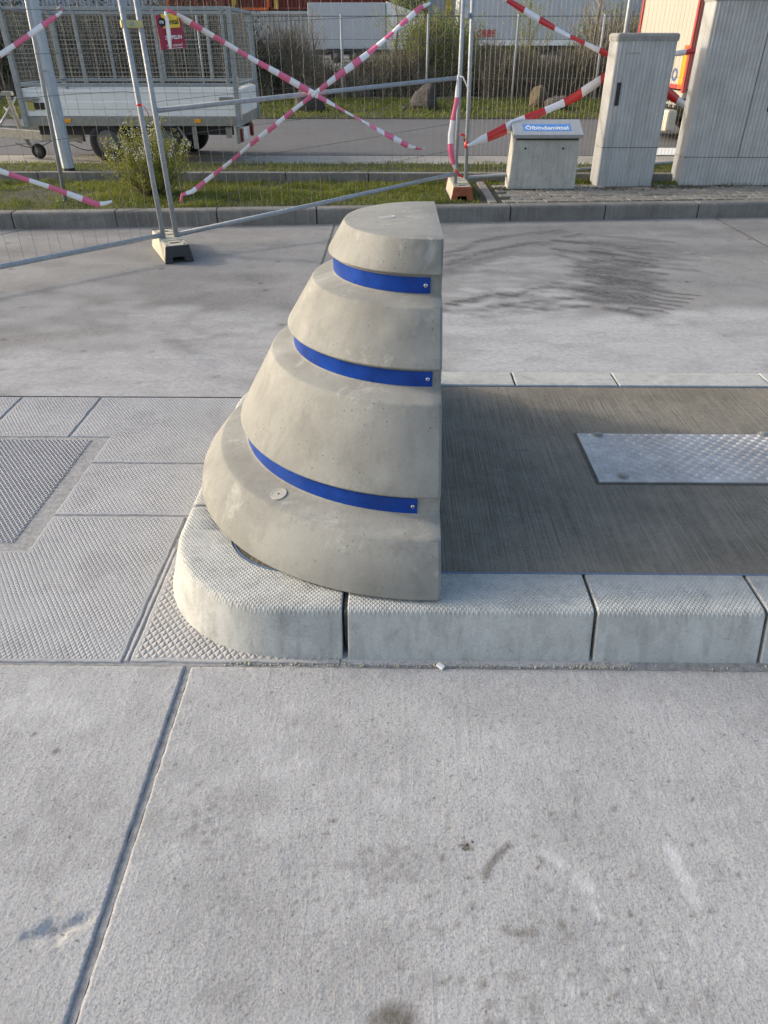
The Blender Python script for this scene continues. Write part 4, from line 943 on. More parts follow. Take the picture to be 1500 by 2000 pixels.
# ================================================================== CABINETS
def cab_outline(w_, d_, r=.03, pitch=.042, rib=.0055, front=True):
    """outline ccw with vertical ribs all round"""
    P = []; 
    def edge(a, b):
        a, b = Vector(a), Vector(b); L = (b-a).length; n_ = Vector(((b-a).y, -(b-a).x)).normalized(); k = max(2, int(L/pitch)); d = (b-a)/k
        for i in range(k):
            q = a + d*i; P.extend([q + n_*0, q + d*.28 + n_*0, q + d*.42 + n_*rib, q + d*.86 + n_*rib])
    hw = w_/2
    edge((-hw+r, 0), (hw-r, 0)); 
    for k in range(5): a = R(-90+90*k/4); P.append(Vector((hw-r+math.cos(a)*r, r+math.sin(a)*r)))
    edge((hw, r), (hw, d_-r))
    for k in range(5): a = R(90*k/4); P.append(Vector((hw-r+math.cos(a)*r, d_-r+math.sin(a)*r)))
    edge((hw-r, d_), (-hw+r, d_))
    for k in range(5): a = R(90+90*k/4); P.append(Vector((-hw+r+math.cos(a)*r, d_-r+math.sin(a)*r)))
    edge((-hw, d_-r), (-hw, r))
    for k in range(5): a = R(180+90*k/4); P.append(Vector((-hw+r+math.cos(a)*r, r+math.sin(a)*r)))
    return [(p.x, p.y) for p in P]
def cabinet(loc, rz_, w_, d_, zp, zh, label, doors, handle, cap_over=.012):
    t = empty('cable_cabinet', loc, rz_, label=label, cat='cabinet', group='grey distribution cabinets'); O = cab_outline(w_, d_)
    mb = MB(); mb.prism(O, 0, zp-.002); mb.build('plinth', M['cab'], t)
    O2 = [(x*.997, y*.997+.001) for x, y in O]
    mb = MB(); mb.prism(O2, zp+.002, zh-.07); mb.build('housing', M['cab'], t)
    mb = MB(); r_ = .03; hw = w_/2+cap_over
    def rr_(s, z, ins): 
        h = hw-ins; d0, d1 = -cap_over+ins, d_+cap_over-ins; Q = []
        for (cx, cy, a0) in ((h-r_, d0+r_, -90), (h-r_, d1-r_, 0), (-h+r_, d1-r_, 90), (-h+r_, d0+r_, 180)):
            for k in range(5): a = R(a0+90*k/4); Q.append((cx+math.cos(a)*r_, cy+math.sin(a)*r_, z))
        return Q
    mb.loft([rr_(0, zh-.072, .004), rr_(0, zh-.03, 0), rr_(0, zh-.012, .004), rr_(0, zh-.003, .014), rr_(0, zh, .03)]); mb.build('lid', M['cabcap'], t)
    mb = MB(); mb.box((-w_/2+.002, -.0052, zp-.003), (w_/2-.002, -.0015, zp+.003)); 
    for x in doors: mb.box((x-.003, -.0054, zp+.01), (x+.003, -.001, zh-.075))
    mb.build('door_gap', M['ink'], t)
    for hx, hz0, hz1 in handle:
        mb = MB(); mb.box((hx-.022, -.012, hz0), (hx+.022, -.002, hz1)); mb.build('handle', M['dark'], t, bevel=.004)
    return t
z0 = .15
a0, a1 = GY(1165, 365, 9.13), GY(1265, 363, 9.17)
cabw = .655
cb = cabinet((2.357+cabw/2, 9.12, z0), R(2.0), cabw, .30, .405, 1.49, 'narrow grey cable cabinet between the concrete box and the wide cabinet', [], [(-.235, .82, 1.04)])
mb = MB()
for k in range(5): mb.box((-.22+k*.034, -.006, 1.30), (-.198+k*.034, -.0035, 1.315))
mb.build('vent_slots', M['cabcap'], cb)
cabinet((3.335+.85, 9.17, z0), R(-1.0), 1.70, .34, .30, 1.84, 'wide grey cable cabinet with two doors cut by the right edge', [-.235], [(-.02, .76, 1.02)])
# Concrete binder box
bx = empty('grit_box', (1.30, 8.87, .15), label='low concrete box with sloping metal lid and blue Ölbindemittel label', cat='storage box')
bx.rotation_euler = (0, 0, R(1.2)); W2, D2 = .765, .245
mb = MB(); HF, HB = .55, .655
V = [(.0, 0, 0), (W2, 0, 0), (W2, D2, 0), (0, D2, 0), (.03, .01, HF), (W2-.012, .01, HF), (W2-.012, D2-.01, HB), (.03, D2-.01, HB)]
mb.add(V, [(0,3,2,1),(4,5,6,7),(0,1,5,4),(1,2,6,5),(2,3,7,6),(3,0,4,7)]); bb = mb.build('box', M['box'], bx, bevel=.012)
sl = math.atan2(HB-HF, D2-.02); ML = Matrix.Translation((0.0, -.03, HF-.008)) @ Matrix.Rotation(sl, 4, 'X')
mb = MB(); mb.box((.012, 0, .008), (W2+.012, .30, .020), M=ML); mb.box((.012, -.004, -.02), (W2+.012, 0, .020), M=ML); mb.build('lid', M['lid'], bx, bevel=.003)
mb = MB(); mb.box((.125, .07, .0205), (.655, .205, .0215), M=ML); mb.build('label_plate', M['labelblue'], bx)
text('lettering', 'Ölbindemittel', M['paint'], bx, ML @ Matrix.Translation((.39, .138, .0222)), width=.475, height=.088, bold=.02)
mb = MB(); mb.box((.05, -.0095, HF-.045), (W2-.03, .0035, HF-.022)); mb.build('lid_gap', M['ink'], bx)
for k, x in enumerate((.16, .58)):
    mb = MB(); n8 = 10; mb.loft([[(x+math.cos(2*math.pi*i/n8)*.012, yy, .42+math.sin(2*math.pi*i/n8)*.012) for i in range(n8)] for yy in (.0035, .012)]); fixn(mb.build('hole', M['ink'], bx))

# ================================================================== BUSH
def bush(loc, label):
    t = empty('flowering_bush', loc, label=label, cat='bush'); rr = random.Random(31); tw = MB(); lf = MB(); fl_ = MB()
    for i in range(230):
        a = rr.uniform(0, 6.28); e = rr.uniform(.35, 1.45); L = rr.uniform(.35, .78)*(.75+.3*math.sin(e)); p = Vector((rr.gauss(0, .05), rr.gauss(0, .05), 0)); pts = [p.copy()]; d = Vector((math.cos(a)*math.cos(e), math.sin(a)*math.cos(e), math.sin(e)))
        for k in range(5): d = (d + Vector((rr.gauss(0, .13), rr.gauss(0, .13), .08))).normalized(); p = p + d*L/5; pts.append(p.copy())
        tw.tube(pts, [.005, .004, .0035, .003, .002, .0012], 3, cap=False)
        for k in range(60):
            t_ = rr.uniform(.32, 1); ii = min(4, int(t_*5)); q = pts[ii].lerp(pts[ii+1], t_*5-ii) + Vector((rr.gauss(0, .014), rr.gauss(0, .014), rr.gauss(0, .014)))
            u = Vector((rr.gauss(0, 1), rr.gauss(0, 1), rr.gauss(0, 1)+.6)).normalized(); v = u.orthogonal().normalized(); s = rr.uniform(.008, .017)
            lf.add([q, q+u*s+v*s*.33, q+u*s*2, q+u*s-v*s*.33], [(0, 1, 2, 3)])
        if rr.random() < .42 and pts[-1].z > .42:
            for k in range(22):
                q = pts[-1].lerp(pts[-2], rr.random()**.8*1.0) + Vector((rr.gauss(0, .012), rr.gauss(0, .012), rr.gauss(0, .012))); s = .006
                u = Vector((rr.gauss(0, 1), rr.gauss(0, 1), rr.gauss(0, 1))).normalized(); v = u.orthogonal().normalized(); fl_.add([q-u*s, q-v*s, q+u*s, q+v*s], [(0, 1, 2, 3)])
    tw.build('stem', M['twig'], t); lf.build('foliage', M['bushleaf'], t); fl_.build('blossom', M['blossom'], t); return t
bush((-2.66, 8.52, .14), 'yellow green bush with white blossom standing on the lawn behind the left posts')

# ================================================================== CAGE TRAILER
tr = empty('cage_trailer', (-3.45, 11.4, .15), label='white sided twin axle trailer with wire mesh cage parked at the left', cat='trailer')
TY0, TY1 = 10.85, 12.42; TX0, TX1 = -4.93, -2.07
def T(o): return child(o, tr)
ZB0, ZB1 = .735, 1.045
mb = MB()
mb.box((TX0, TY0, .615), (TX1, TY0+.05, ZB0-.01)); mb.box((TX0, TY1-.05, .615), (TX1, TY1, ZB0-.01)); mb.box((TX0, TY0+.05, .615), (TX0+.05, TY1-.05, ZB0-.01)); mb.box((TX1-.05, TY0+.05, .60), (TX1, TY1-.05, ZB0-.01))
T(mb.build('chassis_frame', M['frame'], bevel=.006))
mb = MB(); mb.box((TX0+.05, TY0+.05, .70), (TX1-.05, TY1-.05, .722)); T(mb.build('floor', M['dark']))
mb = MB(); mb.box((TX0+.1, TY0+.12, .50), (TX1-.12, TY0+.20, .70)); mb.box((TX0+.1, TY1-.20, .50), (TX1-.12, TY1-.12, .70)); 
for x in (-3.87, -3.12): mb.box((x-.04, TY0+.1, .36), (x+.04, TY1-.1, .44))
T(mb.build('underframe', M['dark']))
def sideboard(a, b, y, s):
    mb = MB(); prof__ = [(0, ZB0), (0, ZB0+.075), (.006, ZB0+.083), (.006, ZB0+.16), (0, ZB0+.168), (0, ZB1-.045), (.008, ZB1-.04), (.008, ZB1-.032), (-.006, ZB1-.028), (-.006, ZB1), (-.03, ZB1), (-.03, ZB0)]
    mb.loft([[(x, y + s*d, z) for d, z in prof__] for x in (a, b)]); o = T(mb.build('side_board', M['board'])); fixn(o)
sideboard(TX0+.06, TX1-.04, TY0-.002, -1); sideboard(TX0+.06, TX1-.04, TY1+.002, 1)
mb = MB(); mb.box((TX0-.004, TY0+.02, ZB0), (TX0+.022, TY1-.02, ZB1)); T(mb.build('front_board', M['board']))
mb = MB(); mb.box((TX1-.022, TY0+.05, ZB0), (TX1+.004, TY1-.04, ZB1-.01)); mb.box((TX1+.004, TY0+.07, ZB1-.05), (TX1+.012, TY1-.06, ZB1-.03)); T(mb.build('tailgate', M['board'], bevel=.003))
# cage
def post(x, y, z0_, z1_, w_=.04, name='cage_post', m='cage'):
    mb = MB(); mb.box((x-w_/2, y-w_/2, z0_), (x+w_/2, y+w_/2, z1_)); return T(mb.build(name, M[m], bevel=.004))
ZC = 1.93
for x, y in ((TX0+.0, TY0), (TX1, TY0), (TX1, TY1), (TX0, TY1)): post(x, y, .60, ZC, .06, 'corner_post')
for y in (TY0, TY1):
    for x in (-4.15, -3.4, -2.7) if y == TY1 else (-4.02, -3.02): post(x, y, ZB1+.03, ZC-.02, .038)
post(TX1-.09, TY0, ZB1+.03, ZC-.02, .038)
for y in (TY0, TY1):
    for z in (ZC-.02, ZB1+.045): mb = MB(); mb.box((TX0+.03, y-.018, z-.02), (TX1-.03, y+.018, z+.02)); T(mb.build('cage_rail', M['cage'], bevel=.004))
for x in (TX0, TX1):
    for z in (ZC-.02, ZB1+.045): mb = MB(); mb.box((x-.018, TY0+.03, z-.02), (x+.018, TY1-.03, z+.02)); T(mb.build('cage_rail', M['cage'], bevel=.004))
mb = MB(); gsp = .05; wv = .0022
def bar(a, b): mb.tube([a, b], wv, 3, cap=False)
for y in (TY0, TY1):
    x = TX0+.05
    while x < TX1-.03: bar((x, y, ZB1+.06), (x, y, ZC-.03)); x += gsp
    z = ZB1+.09
    while z < ZC-.04: bar((TX0+.03, y, z), (TX1-.03, y, z)); z += gsp
for x in (TX0, TX1):
    y = TY0+.05
    while y < TY1-.03: bar((x, y, ZB1+.06), (x, y, ZC-.03)); y += gsp
    z = ZB1+.09
    while z < ZC-.04: bar((x, TY0+.03, z), (x, TY1-.03, z)); z += gsp
tag(T(mb.build('cage_mesh', M['mesh'])), kind='stuff')
def wheel(x, y, z, r, w_, s, name='wheel'):
    n8 = 32; mb = MB(); rg = []
    for rr__, dy in ((r*.60, .0), (r*.66, -.01), (r*.82, -.012), (r*.96, .008), (r, .035), (r, w_-.035), (r*.96, w_-.008), (r*.6, w_)):
        rg.append([(x+math.cos(2*math.pi*k/n8)*rr__, y+dy, z+math.sin(2*math.pi*k/n8)*rr__) for k in range(n8)])
    mb.loft(rg, cap=False); ty = mb.build('tyre', M['tyre'], smooth=True); fixn(ty)
    mb = MB(); rg = []
    for rr__, dy in ((r*.62, .0), (r*.58, .006), (r*.55, .03), (r*.50, .045), (r*.42, .030), (r*.30, .018), (r*.22, .022), (r*.20, .0), (r*.02, -.004)):
        rg.append([(x+math.cos(2*math.pi*k/n8)*rr__, y+dy, z+math.sin(2*math.pi*k/n8)*rr__) for k in range(n8)])
    mb.loft(rg); hb = mb.build('rim', M['rim'], smooth=True); fixn(hb)
    mb = MB()
    for k in range(12):
        a = 2*math.pi*k/12; c = (x+math.cos(a)*r*.46, z+math.sin(a)*r*.46); mb.loft([[(c[0]+math.cos(b*math.pi/4)*.013, y+.028, c[1]+math.sin(b*math.pi/4)*.013) for b in range(8)], [(c[0]+math.cos(b*math.pi/4)*.013, y+.040, c[1]+math.sin(b*math.pi/4)*.013) for b in range(8)]])
    for k in range(4):
        a = 2*math.pi*(k+.3)/4; c = (x+math.cos(a)*r*.26, z+math.sin(a)*r*.26); mb.loft([[(c[0]+math.cos(b*math.pi/4)*.009, yy, c[1]+math.sin(b*math.pi/4)*.009) for b in range(8)] for yy in (y+.008, y+.022)])
    hl = mb.build('rim_holes', M['ink']); fixn(hl); tag(hl, kind='stuff')
    return ty, hb, hl
for x in (-3.885, -3.10):
    for y in (TY0+.02, TY1-.20):
        ty, hb, hl = wheel(x, y, .15+.262, .262, .17, 1); wh = empty('wheel', (x, y, .412)); T(wh)
        wh.matrix_parent_inverse = Matrix.Translation(-Vector(tr.location))
        for q_ in (ty, hb, hl): q_.parent = wh; q_.matrix_parent_inverse = Matrix.Translation(-Vector((x, y, .412)))
# drawbar, coupling, jockey wheel
mb = MB(); 
for s in (0, 1):
    ya = TY0+.28 if s == 0 else TY1-.28; yb = 11.60 if s == 0 else 11.68
    P = [Vector((-4.3, ya, .46)), Vector((-4.9, ya+.10*(1-2*s), .46)), Vector((-6.1, yb, .50))]
    for a, b in zip(P[:-1], P[1:]):
        d = (b-a).normalized(); nn2 = Vector((-d.y, d.x, 0))*.035; V = [a-nn2, a+nn2, b+nn2, b-nn2]; V = [v+Vector((0, 0, -.06)) for v in V] + [v+Vector((0, 0, .06)) for v in V]
        mb.add(V, [(0,3,2,1),(4,5,6,7),(0,1,5,4),(1,2,6,5),(2,3,7,6),(3,0,4,7)])
o = T(mb.build('drawbar', M['frame'], bevel=.006)); fixn(o)
mb = MB(); mb.tube([(-5.35, 11.4, .95), (-5.28, 11.4, .50), (-5.22, 11.4, .33)], .03, 10); mb.tube([(-5.22, 11.4, .34), (-5.10, 11.4, .26)], .022, 8); mb.tube([(-5.35, 11.4, .97), (-5.5, 11.35, .93)], .014, 8); mb.box((-5.42, 11.36, .94), (-5.28, 11.44, .99)); T(mb.build('jockey_tube', M['frame'], bevel=.002))
ty, hb, hl = wheel(-5.10, 11.37, .15+.10, .10, .06, 1); jw = empty('wheel', (-5.10, 11.37, .25)); T(jw); 
for q_ in (ty, hb, hl): q_.parent = jw; q_.matrix_parent_inverse = Matrix.Translation(-Vector((-5.10, 11.37, .25)))
mb = MB(); mb.tube([(-5.25, 11.4, .92), (-5.55, 11.42, .60), (-5.62, 11.45, .55)], .018, 8); mb.tube([(-5.45, 11.42, .80), (-5.30, 11.4, .62), (-5.32, 11.4, .55)], .010, 6); T(mb.build('brake_lever', M['galv'], smooth=True))
mb = MB(); pts = [(-5.4+.12*i, 11.38, .36-.07*math.sin(i*.8)*(1 if i < 6 else .6)) for i in range(9)]; mb.tube(pts, .006, 5); mb.tube([(-4.6+.09*i, 11.3, .36-.09*math.sin(i/6*3.14)) for i in range(7)], .006, 5); T(mb.build('cable', M['dark'], smooth=True))
for x in (-4.37, -2.62): mb = MB(); mb.box((x-.045, TY0-.012, .655), (x+.045, TY0-.0005, .70)); T(mb.build('side_reflector', M['orange'], bevel=.003))
mb = MB(); mb.box((-4.86, TY0-.016, .80), (-4.77, TY0-.011, .90)); T(mb.build('sticker', M['label']))
mb = MB(); mb.box((-4.765, TY0-.016, .81), (-4.50, TY0-.0105, .89)); T(mb.build('sticker', M['ink']))
for (x, y) in ((TX0+.14, TY0-.012), (TX1-.13, TY0-.012)):
    mb = MB(); mb.box((x-.10, y-.02, ZB1-.14), (x+.09, y, ZB1-.09)); mb.box((x+.02, y-.03, ZB1-.12), (x+.13, y-.018, ZB1-.10)); T(mb.build('latch', M['frame'], bevel=.008))
mb = MB(); mb.box((TX1+.03, TY0-.02, .70), (TX1+.05, TY0+.02, 1.0)); mb.box((TX1+.028, TY0-.01, 1.06), (TX1+.045, TY0+.02, 1.18)); T(mb.build('latch', M['steel'], bevel=.004))
# tail: light beam, lamps, plate
for q0, q1 in (((TX1-.06, TY0+.03, .40), (TX1-.02, TY0+.12, .60)), ((TX1-.06, TY1-.5, .42), (TX1-.03, TY1-.4, .60)), ((TX1-.20, TY0+.04, .47), (TX1-.12, TY0+.05, .60))):
    mb = MB(); mb.box(q0, q1); T(mb.build('light_bracket', M['frame'], bevel=.003))
for y in (TY0+.13, TY0+.95): mb = MB(); mb.box((TX1-.03, y, .41), (TX1+.01, y+.10, .57)); T(mb.build('tail_lamp', M['lamp_red'], bevel=.005))
mb = MB(); mb.box((TX1-.01, TY0+.26, .42), (TX1-.002, TY0+.58, .57)); T(mb.build('number_plate', M['trailerwhite'], bevel=.002))
mb = MB(); mb.box((-2.72, TY0+.02, .34), (-2.66, TY0+.05, .62)); T(mb.build('mudguard_stay', M['frame'], bevel=.003))
mb = MB(); mb.tube([(-2.92, TY0+.06, .60), (-2.78, TY0+.06, .38)], .025, 8); T(mb.build('mudguard_stay', M['frame'], bevel=.003))

# ================================================================== FAR SIDE OF THE ROAD
def boulder(loc, s, seed, label, m):
    mb = MB(); rr = random.Random(seed); nu, nv = 22, 13; ph = [rr.uniform(0, 6) for _ in range(8)]; pl_ = [(Vector((rr.gauss(0, 1), rr.gauss(0, 1), rr.gauss(0, .8))).normalized(), rr.uniform(.62, .85)) for _ in range(11)]
    rg = []
    for j in range(nv):
        th = math.pi*(j+.2)/(nv-.6); ring = []
        for i in range(nu):
            a = 2*math.pi*i/nu; d = Vector((math.sin(th)*math.cos(a), math.sin(th)*math.sin(a), -math.cos(th))); r = 1.
            for n_, h in pl_:
                c = d.dot(n_)
                if c > .05: r = min(r, h/c)
            r *= 1+.05*math.sin(d.x*9+ph[0])*math.sin(d.y*8+ph[1])+.04*math.sin(d.z*13+ph[2]+d.x*7)
            ring.append((d.x*r*s[0], d.y*r*s[1], d.z*r*s[2]+s[2]*.6))
        rg.append(ring)
    mb.loft(rg); o = mb.build('boulder', m); fixn(o); smooth_by_angle(o, 28); o.location = loc; tag(o, label, 'boulder', group='boulders on the far verge'); return o
boulder((-1.92, 19.0, .18), (.36, .30, .36), 1, 'dark boulder behind the crossing of the two pink tapes', M['rock'])
boulder((.72, 19.4, .17), (.40, .30, .40), 6, 'pointed grey boulder left of the right fence posts', M['rock'])
boulder((.22, 19.25, .16), (.12, .1, .10), 4, 'small stone at the left foot of the pointed boulder', M['rock'])
boulder((3.85, 19.3, .17), (.34, .26, .26), 5, 'dark boulder behind the wide red and white tape', M['rock'])
boulder((3.42, 19.6, .19), (.24, .22, .33), 8, 'brown boulder beside the dark one by the wide tape', M['rock2'])
# chain-link fence
fb = empty('wire_fence', (0, 20.6, .3), label='tall galvanised wire fence along the far side of the road', cat='fence')
def FB(o): return child(o, fb)
for x in (-11.6, -8.15, -4.7, -1.27, .80, 2.93, 4.96, 7.4): 
    mb = MB(); mb.tube([(x, 20.6, .2), (x, 20.6, 2.12)], .028, 8); FB(mb.build('fence_post', M['galv'], smooth=True))
for z in (2.08, 1.62, .5): mb = MB(); mb.tube([(-13, 20.6, z), (9, 20.6, z)], .008 if z > 2 else .004, 4); FB(mb.build('tension_wire', M['wire']))
mb = MB(); x = -13
while x < 9: 
    mb.tube([(x, 20.6, .4), (x+1.7, 20.6, 2.08)], .0013, 3, cap=False); mb.tube([(x+1.7, 20.61, .4), (x, 20.61, 2.08)], .0013, 3, cap=False); x += .10
tag(FB(mb.build('wire_mesh', M['wire'])), kind='stuff')
# slim pole behind the cabinets (x 1225)
mb = MB(); mb.tube([GY(1213, 110, 12.6)*1 - Vector((0, 0, 1.2)), GY(1228, -30, 12.6), GY(1228, -30, 12.6)+Vector((0, 0, 2))], .03, 10)
a_ = GY(1216, 100, 18.6); mb = MB(); mb.tube([(a_.x, 18.6, .17), (a_.x, 18.6, 4.0)], .045, 10); o = mb.build('pole', M['galvl'], smooth=True); tag(o, 'slim grey pole rising behind the narrow cabinet', 'pole')

# shrubs
def shrub(name, loc, h, wd, n, seed, label, cat, tm, lm=None, nl=0, ls=.03, lean=.25, base=.25, thick=.012, leafz=.2, group='shrubs behind the wire fence'):
    t = empty(name, loc, label=label, cat=cat, group=group); rr = random.Random(seed); tw = MB(); lf = MB(); tips = []
    for i in range(n):
        x0 = rr.uniform(-wd, wd)*.8; y0 = rr.uniform(-.5, .5)*min(wd, .8); a = rr.uniform(0, 6.28); hh = h*rr.uniform(.45, 1.05)*(1-.35*abs(x0)/wd)
        p = Vector((x0, y0, 0)); d = Vector((math.cos(a)*lean, math.sin(a)*lean, 1)).normalized(); pts = [p.copy()]; k_ = 5
        for k in range(k_):
            d = (d + Vector((rr.gauss(0, .16), rr.gauss(0, .12), .02))).normalized(); p = p + d*hh/k_; pts.append(p.copy())
        tw.tube(pts, [thick*(1-.8*k/k_) for k in range(k_+1)], 3, cap=False, m=0 if rr.random() < .8 else 1)
        for b in range(4):
            i0 = rr.randint(1, 4); q = pts[i0]; e = q + Vector((rr.gauss(0, .25), rr.gauss(0, .2), rr.uniform(.1, .5)))*h*.30; mid = q.lerp(e, .5)+Vector((rr.gauss(0, .03), 0, rr.gauss(0, .03)))
            tw.tube([q, mid, e], [thick*.5, thick*.35, thick*.18], 3, cap=False, m=0 if rr.random() < .7 else 1); tips += [mid, e]
        tips += pts[2:]
    if lm:
        for _ in range(nl):
            q = rr.choice(tips); 
            if q.z < leafz*h and rr.random() < .8: continue
            q = q + Vector((rr.gauss(0, .07), rr.gauss(0, .07), rr.gauss(0, .07))); u = Vector((rr.gauss(0, 1), rr.gauss(0, 1), rr.gauss(0, 1))).normalized(); v = u.orthogonal().normalized(); s = ls*rr.uniform(.6, 1.3)
            lf.add([q, q+u*s+v*s*.45, q+u*s*2, q+u*s-v*s*.45], [(0, 1, 2, 3)])
    tw.build('stem', [M['twig'], M['twigl']], t)
    if lm: lf.build('foliage', lm, t)
    return t
SB = [(-11.3, 22.2, 2.6, 1.3, 260, 'ever', 7000, .05, 'dark dense evergreen shrub at the far left edge behind the drawbar'),
      (-9.6, 22.0, 2.5, 1.1, 260, 'ever', 6500, .045, 'dark leafy shrub behind the front of the mesh cage'),
      (-7.8, 22.1, 2.4, 1.1, 300, 'ever', 6500, .04, 'brown shrub with dark leaves behind the middle of the mesh cage'),
      (-6.1, 22.0, 2.5, 1.1, 300, 'ever', 5000, .035, 'dark shrub with few leaves behind the red sign'),
      (-4.6, 22.3, 2.4, 1.1, 300, 'ever', 6000, .04, 'dark twiggy shrub behind the rear of the mesh cage'),
      (-3.75, 21.7, 1.45, .7, 160, 'ever', 3600, .045, 'low dark evergreen shrub right of the mesh cage'),
      (-2.9, 22.6, 1.9, .8, 260, None, 0, 0, 'upright bare shrub between cage trailer and grey box trailer'),
      (-1.5, 21.7, .85, 1.1, 260, None, 0, 0, 'low brown brush behind the dark boulder at the tape crossing'),
      (.3, 21.9, 1.25, .9, 280, 'willow', 500, .03, 'brown brush with first leaves behind the pointed boulder'),
      (1.0, 22.2, 2.3, .6, 200, 'willow', 7500, .034, 'bright green young willow left of the right fence posts'),
      (1.60, 22.0, 1.3, .5, 260, 'willow', 4500, .032, 'bright green young willow right behind the right fence posts'),
      (-2.25, 22.1, 1.15, .8, 260, 'ever', 500, .03, 'low mixed brush just left of the dark boulder at the tape crossing'),
      (-.55, 22.5, 1.2, .8, 260, 'willow', 700, .03, 'thin brush below the wheels of the grey box trailer'),
      (2.5, 22.5, 1.5, .8, 260, 'willow', 1500, .03, 'leafy brush directly right of the right fence posts'),
      (3.1, 21.7, 1.2, 1.0, 320, 'willow', 250, .03, 'brown brush below the white lorry body with red letters'),
      (4.7, 21.9, 1.3, 1.1, 320, 'ever', 900, .03, 'brown and dark brush behind the brown boulder'),
      (6.1, 22.6, 2.3, 1.1, 280, 'willow', 900, .028, 'tall twiggy shrub behind the narrow cabinet'),
      (7.9, 22.4, 2.6, 1.2, 280, 'ever', 900, .03, 'tall twiggy shrub behind the wide cabinet')]
for i, (x, y, h, wd, n, lm, nl, ls, lab) in enumerate(SB):
    n = int(n*2.4)
    shrub('shrub', (x, y, .37), h, wd, n, 50+i, lab, 'shrub', None, M[lm] if lm else None, nl, ls or .03)
shrub('shrub', (-12.9, 21.9, .37), 2.5, 1.2, 260, 90, 'dark shrub cut by the left edge of the picture', 'shrub', None, M['ever'], 5000, .05)
# bare young trees
def tree(loc, h, seed, label, lm=None):
    t = empty('bare_tree', loc, label=label, cat='tree'); rr = random.Random(seed); tk = MB(); br = MB(); lf = MB()
    trunk = [Vector((0, 0, 0))]; 
    for k in range(8): trunk.append(trunk[-1] + Vector((rr.gauss(0, .03), rr.gauss(0, .03), h/8)))
    tk.tube(trunk, [.05*(1-.85*k/8) for k in range(9)], 6)
    def grow(p, d, L, r, lv):
        pts = [p]; 
        for k in range(4): d = (d+Vector((rr.gauss(0, .12), rr.gauss(0, .12), .06))).normalized(); pts.append(pts[-1]+d*L/4)
        br.tube(pts, [r*(1-.2*k) for k in range(5)], 3, cap=False)
        if lv > 0:
            for _ in range(4): 
                q = rr.choice(pts[1:]); grow(q, (d+Vector((rr.gauss(0, .6), rr.gauss(0, .6), rr.gauss(.1, .4)))).normalized(), L*.6, r*.5, lv-1)
        elif lm:
            for _ in range(3):
                q = rr.choice(pts)+Vector((rr.gauss(0, .03), 0, rr.gauss(0, .03))); s = .022; lf.add([q, q+Vector((s, 0, s*.4)), q+Vector((s, s, s*1.4))], [(0, 1, 2)])
    for i in range(26):
        z = rr.uniform(.15, .98); j = min(7, int(z*8)); q = trunk[j].lerp(trunk[j+1], z*8-j); a = rr.uniform(0, 6.28); grow(q, Vector((math.cos(a)*.8, math.sin(a)*.8, .75)).normalized(), h*.33*(1.1-z*.6), .013*(1.2-z), 2)
    tk.build('trunk', M['twig'], t); br.build('crown', M['twigl'], t)
    if lm: lf.build('foliage', lm, t)
tree((5.05, 21.9, .37), 3.3, 5, 'bare slender tree standing left of the narrow cabinet beyond the road')
tree((3.55, 22.4, .37), 2.2, 6, 'small bare sapling in front of the white lorry body with red letters', M['willow'])
tree((.05, 22.5, .37), 2.2, 7, 'small bare sapling in front of the grey box trailer', M['willow'])
tree((-2.2, 22.4, .37), 1.9, 8, 'small sapling left of the grey box trailer')

# grey box trailer in the yard
YT = 52.
def wall(name, x0, y0, x1, y1, Y, th, m, parent): pass
def yardbox(x0, x1, ytop, ybot, Y, depth):
    a, b = GY(x0, ytop, Y), GY(x1, ybot, Y); return a.x, b.x, a.z, b.z
X0, X1, ZT, ZB = yardbox(600, 753, 5, 97, YT, 2.4)
bt = empty('box_trailer', ((X0+X1)/2, YT, .5), label='grey box trailer with one wheel pair parked in the far yard', cat='trailer')
mb = MB(); mb.box((X0, YT, ZB), (X1, YT+2.4, ZT)); child(mb.build('body', M['trailergrey'], bevel=.03), bt)
mb = MB(); mb.box((X0+.2, YT+.1, ZB-.25), (X1+.3, YT+.25, ZB-.01)); mb.tube([(X0-2.0, YT+1.2, ZB-.25), (X0+.3, YT+1.2, ZB-.2)], .06, 8); child(mb.build('chassis', M['dark']), bt)
# white slanting front part
P = [GY(754, 2, YT), GY(828, 30, YT), GY(828, 97, YT), GY(754, 97, YT)]
mb = MB(); mb.add([(p.x, YT+.1, p.z) for p in P] + [(p.x, YT+2.2, p.z) for p in P], [(3,2,1,0),(4,5,6,7),(0,1,5,4),(1,2,6,5),(2,3,7,6),(3,0,4,7)]); child(mb.build('nose', M['trailerwhite'], bevel=.05), bt)
for xx in (658, 694):
    p = GY(xx, 110, YT-.02); ty, hb, hl = wheel(p.x, p.y-.2, p.z, .36, .22, 1); whl = empty('wheel', (p.x, p.y-.2, p.z)); child(whl, bt)
    for q_ in (ty, hb, hl): q_.parent = whl; q_.matrix_parent_inverse = Matrix.Translation(-Vector(whl.location))
mb = MB(); p = GY(676, 97, YT); mb.box((p.x-1.2, YT-.22, p.z-.15), (p.x+1.2, YT-.02, p.z+.05)); child(mb.build('mudguard', M['dark'], bevel=.04), bt)
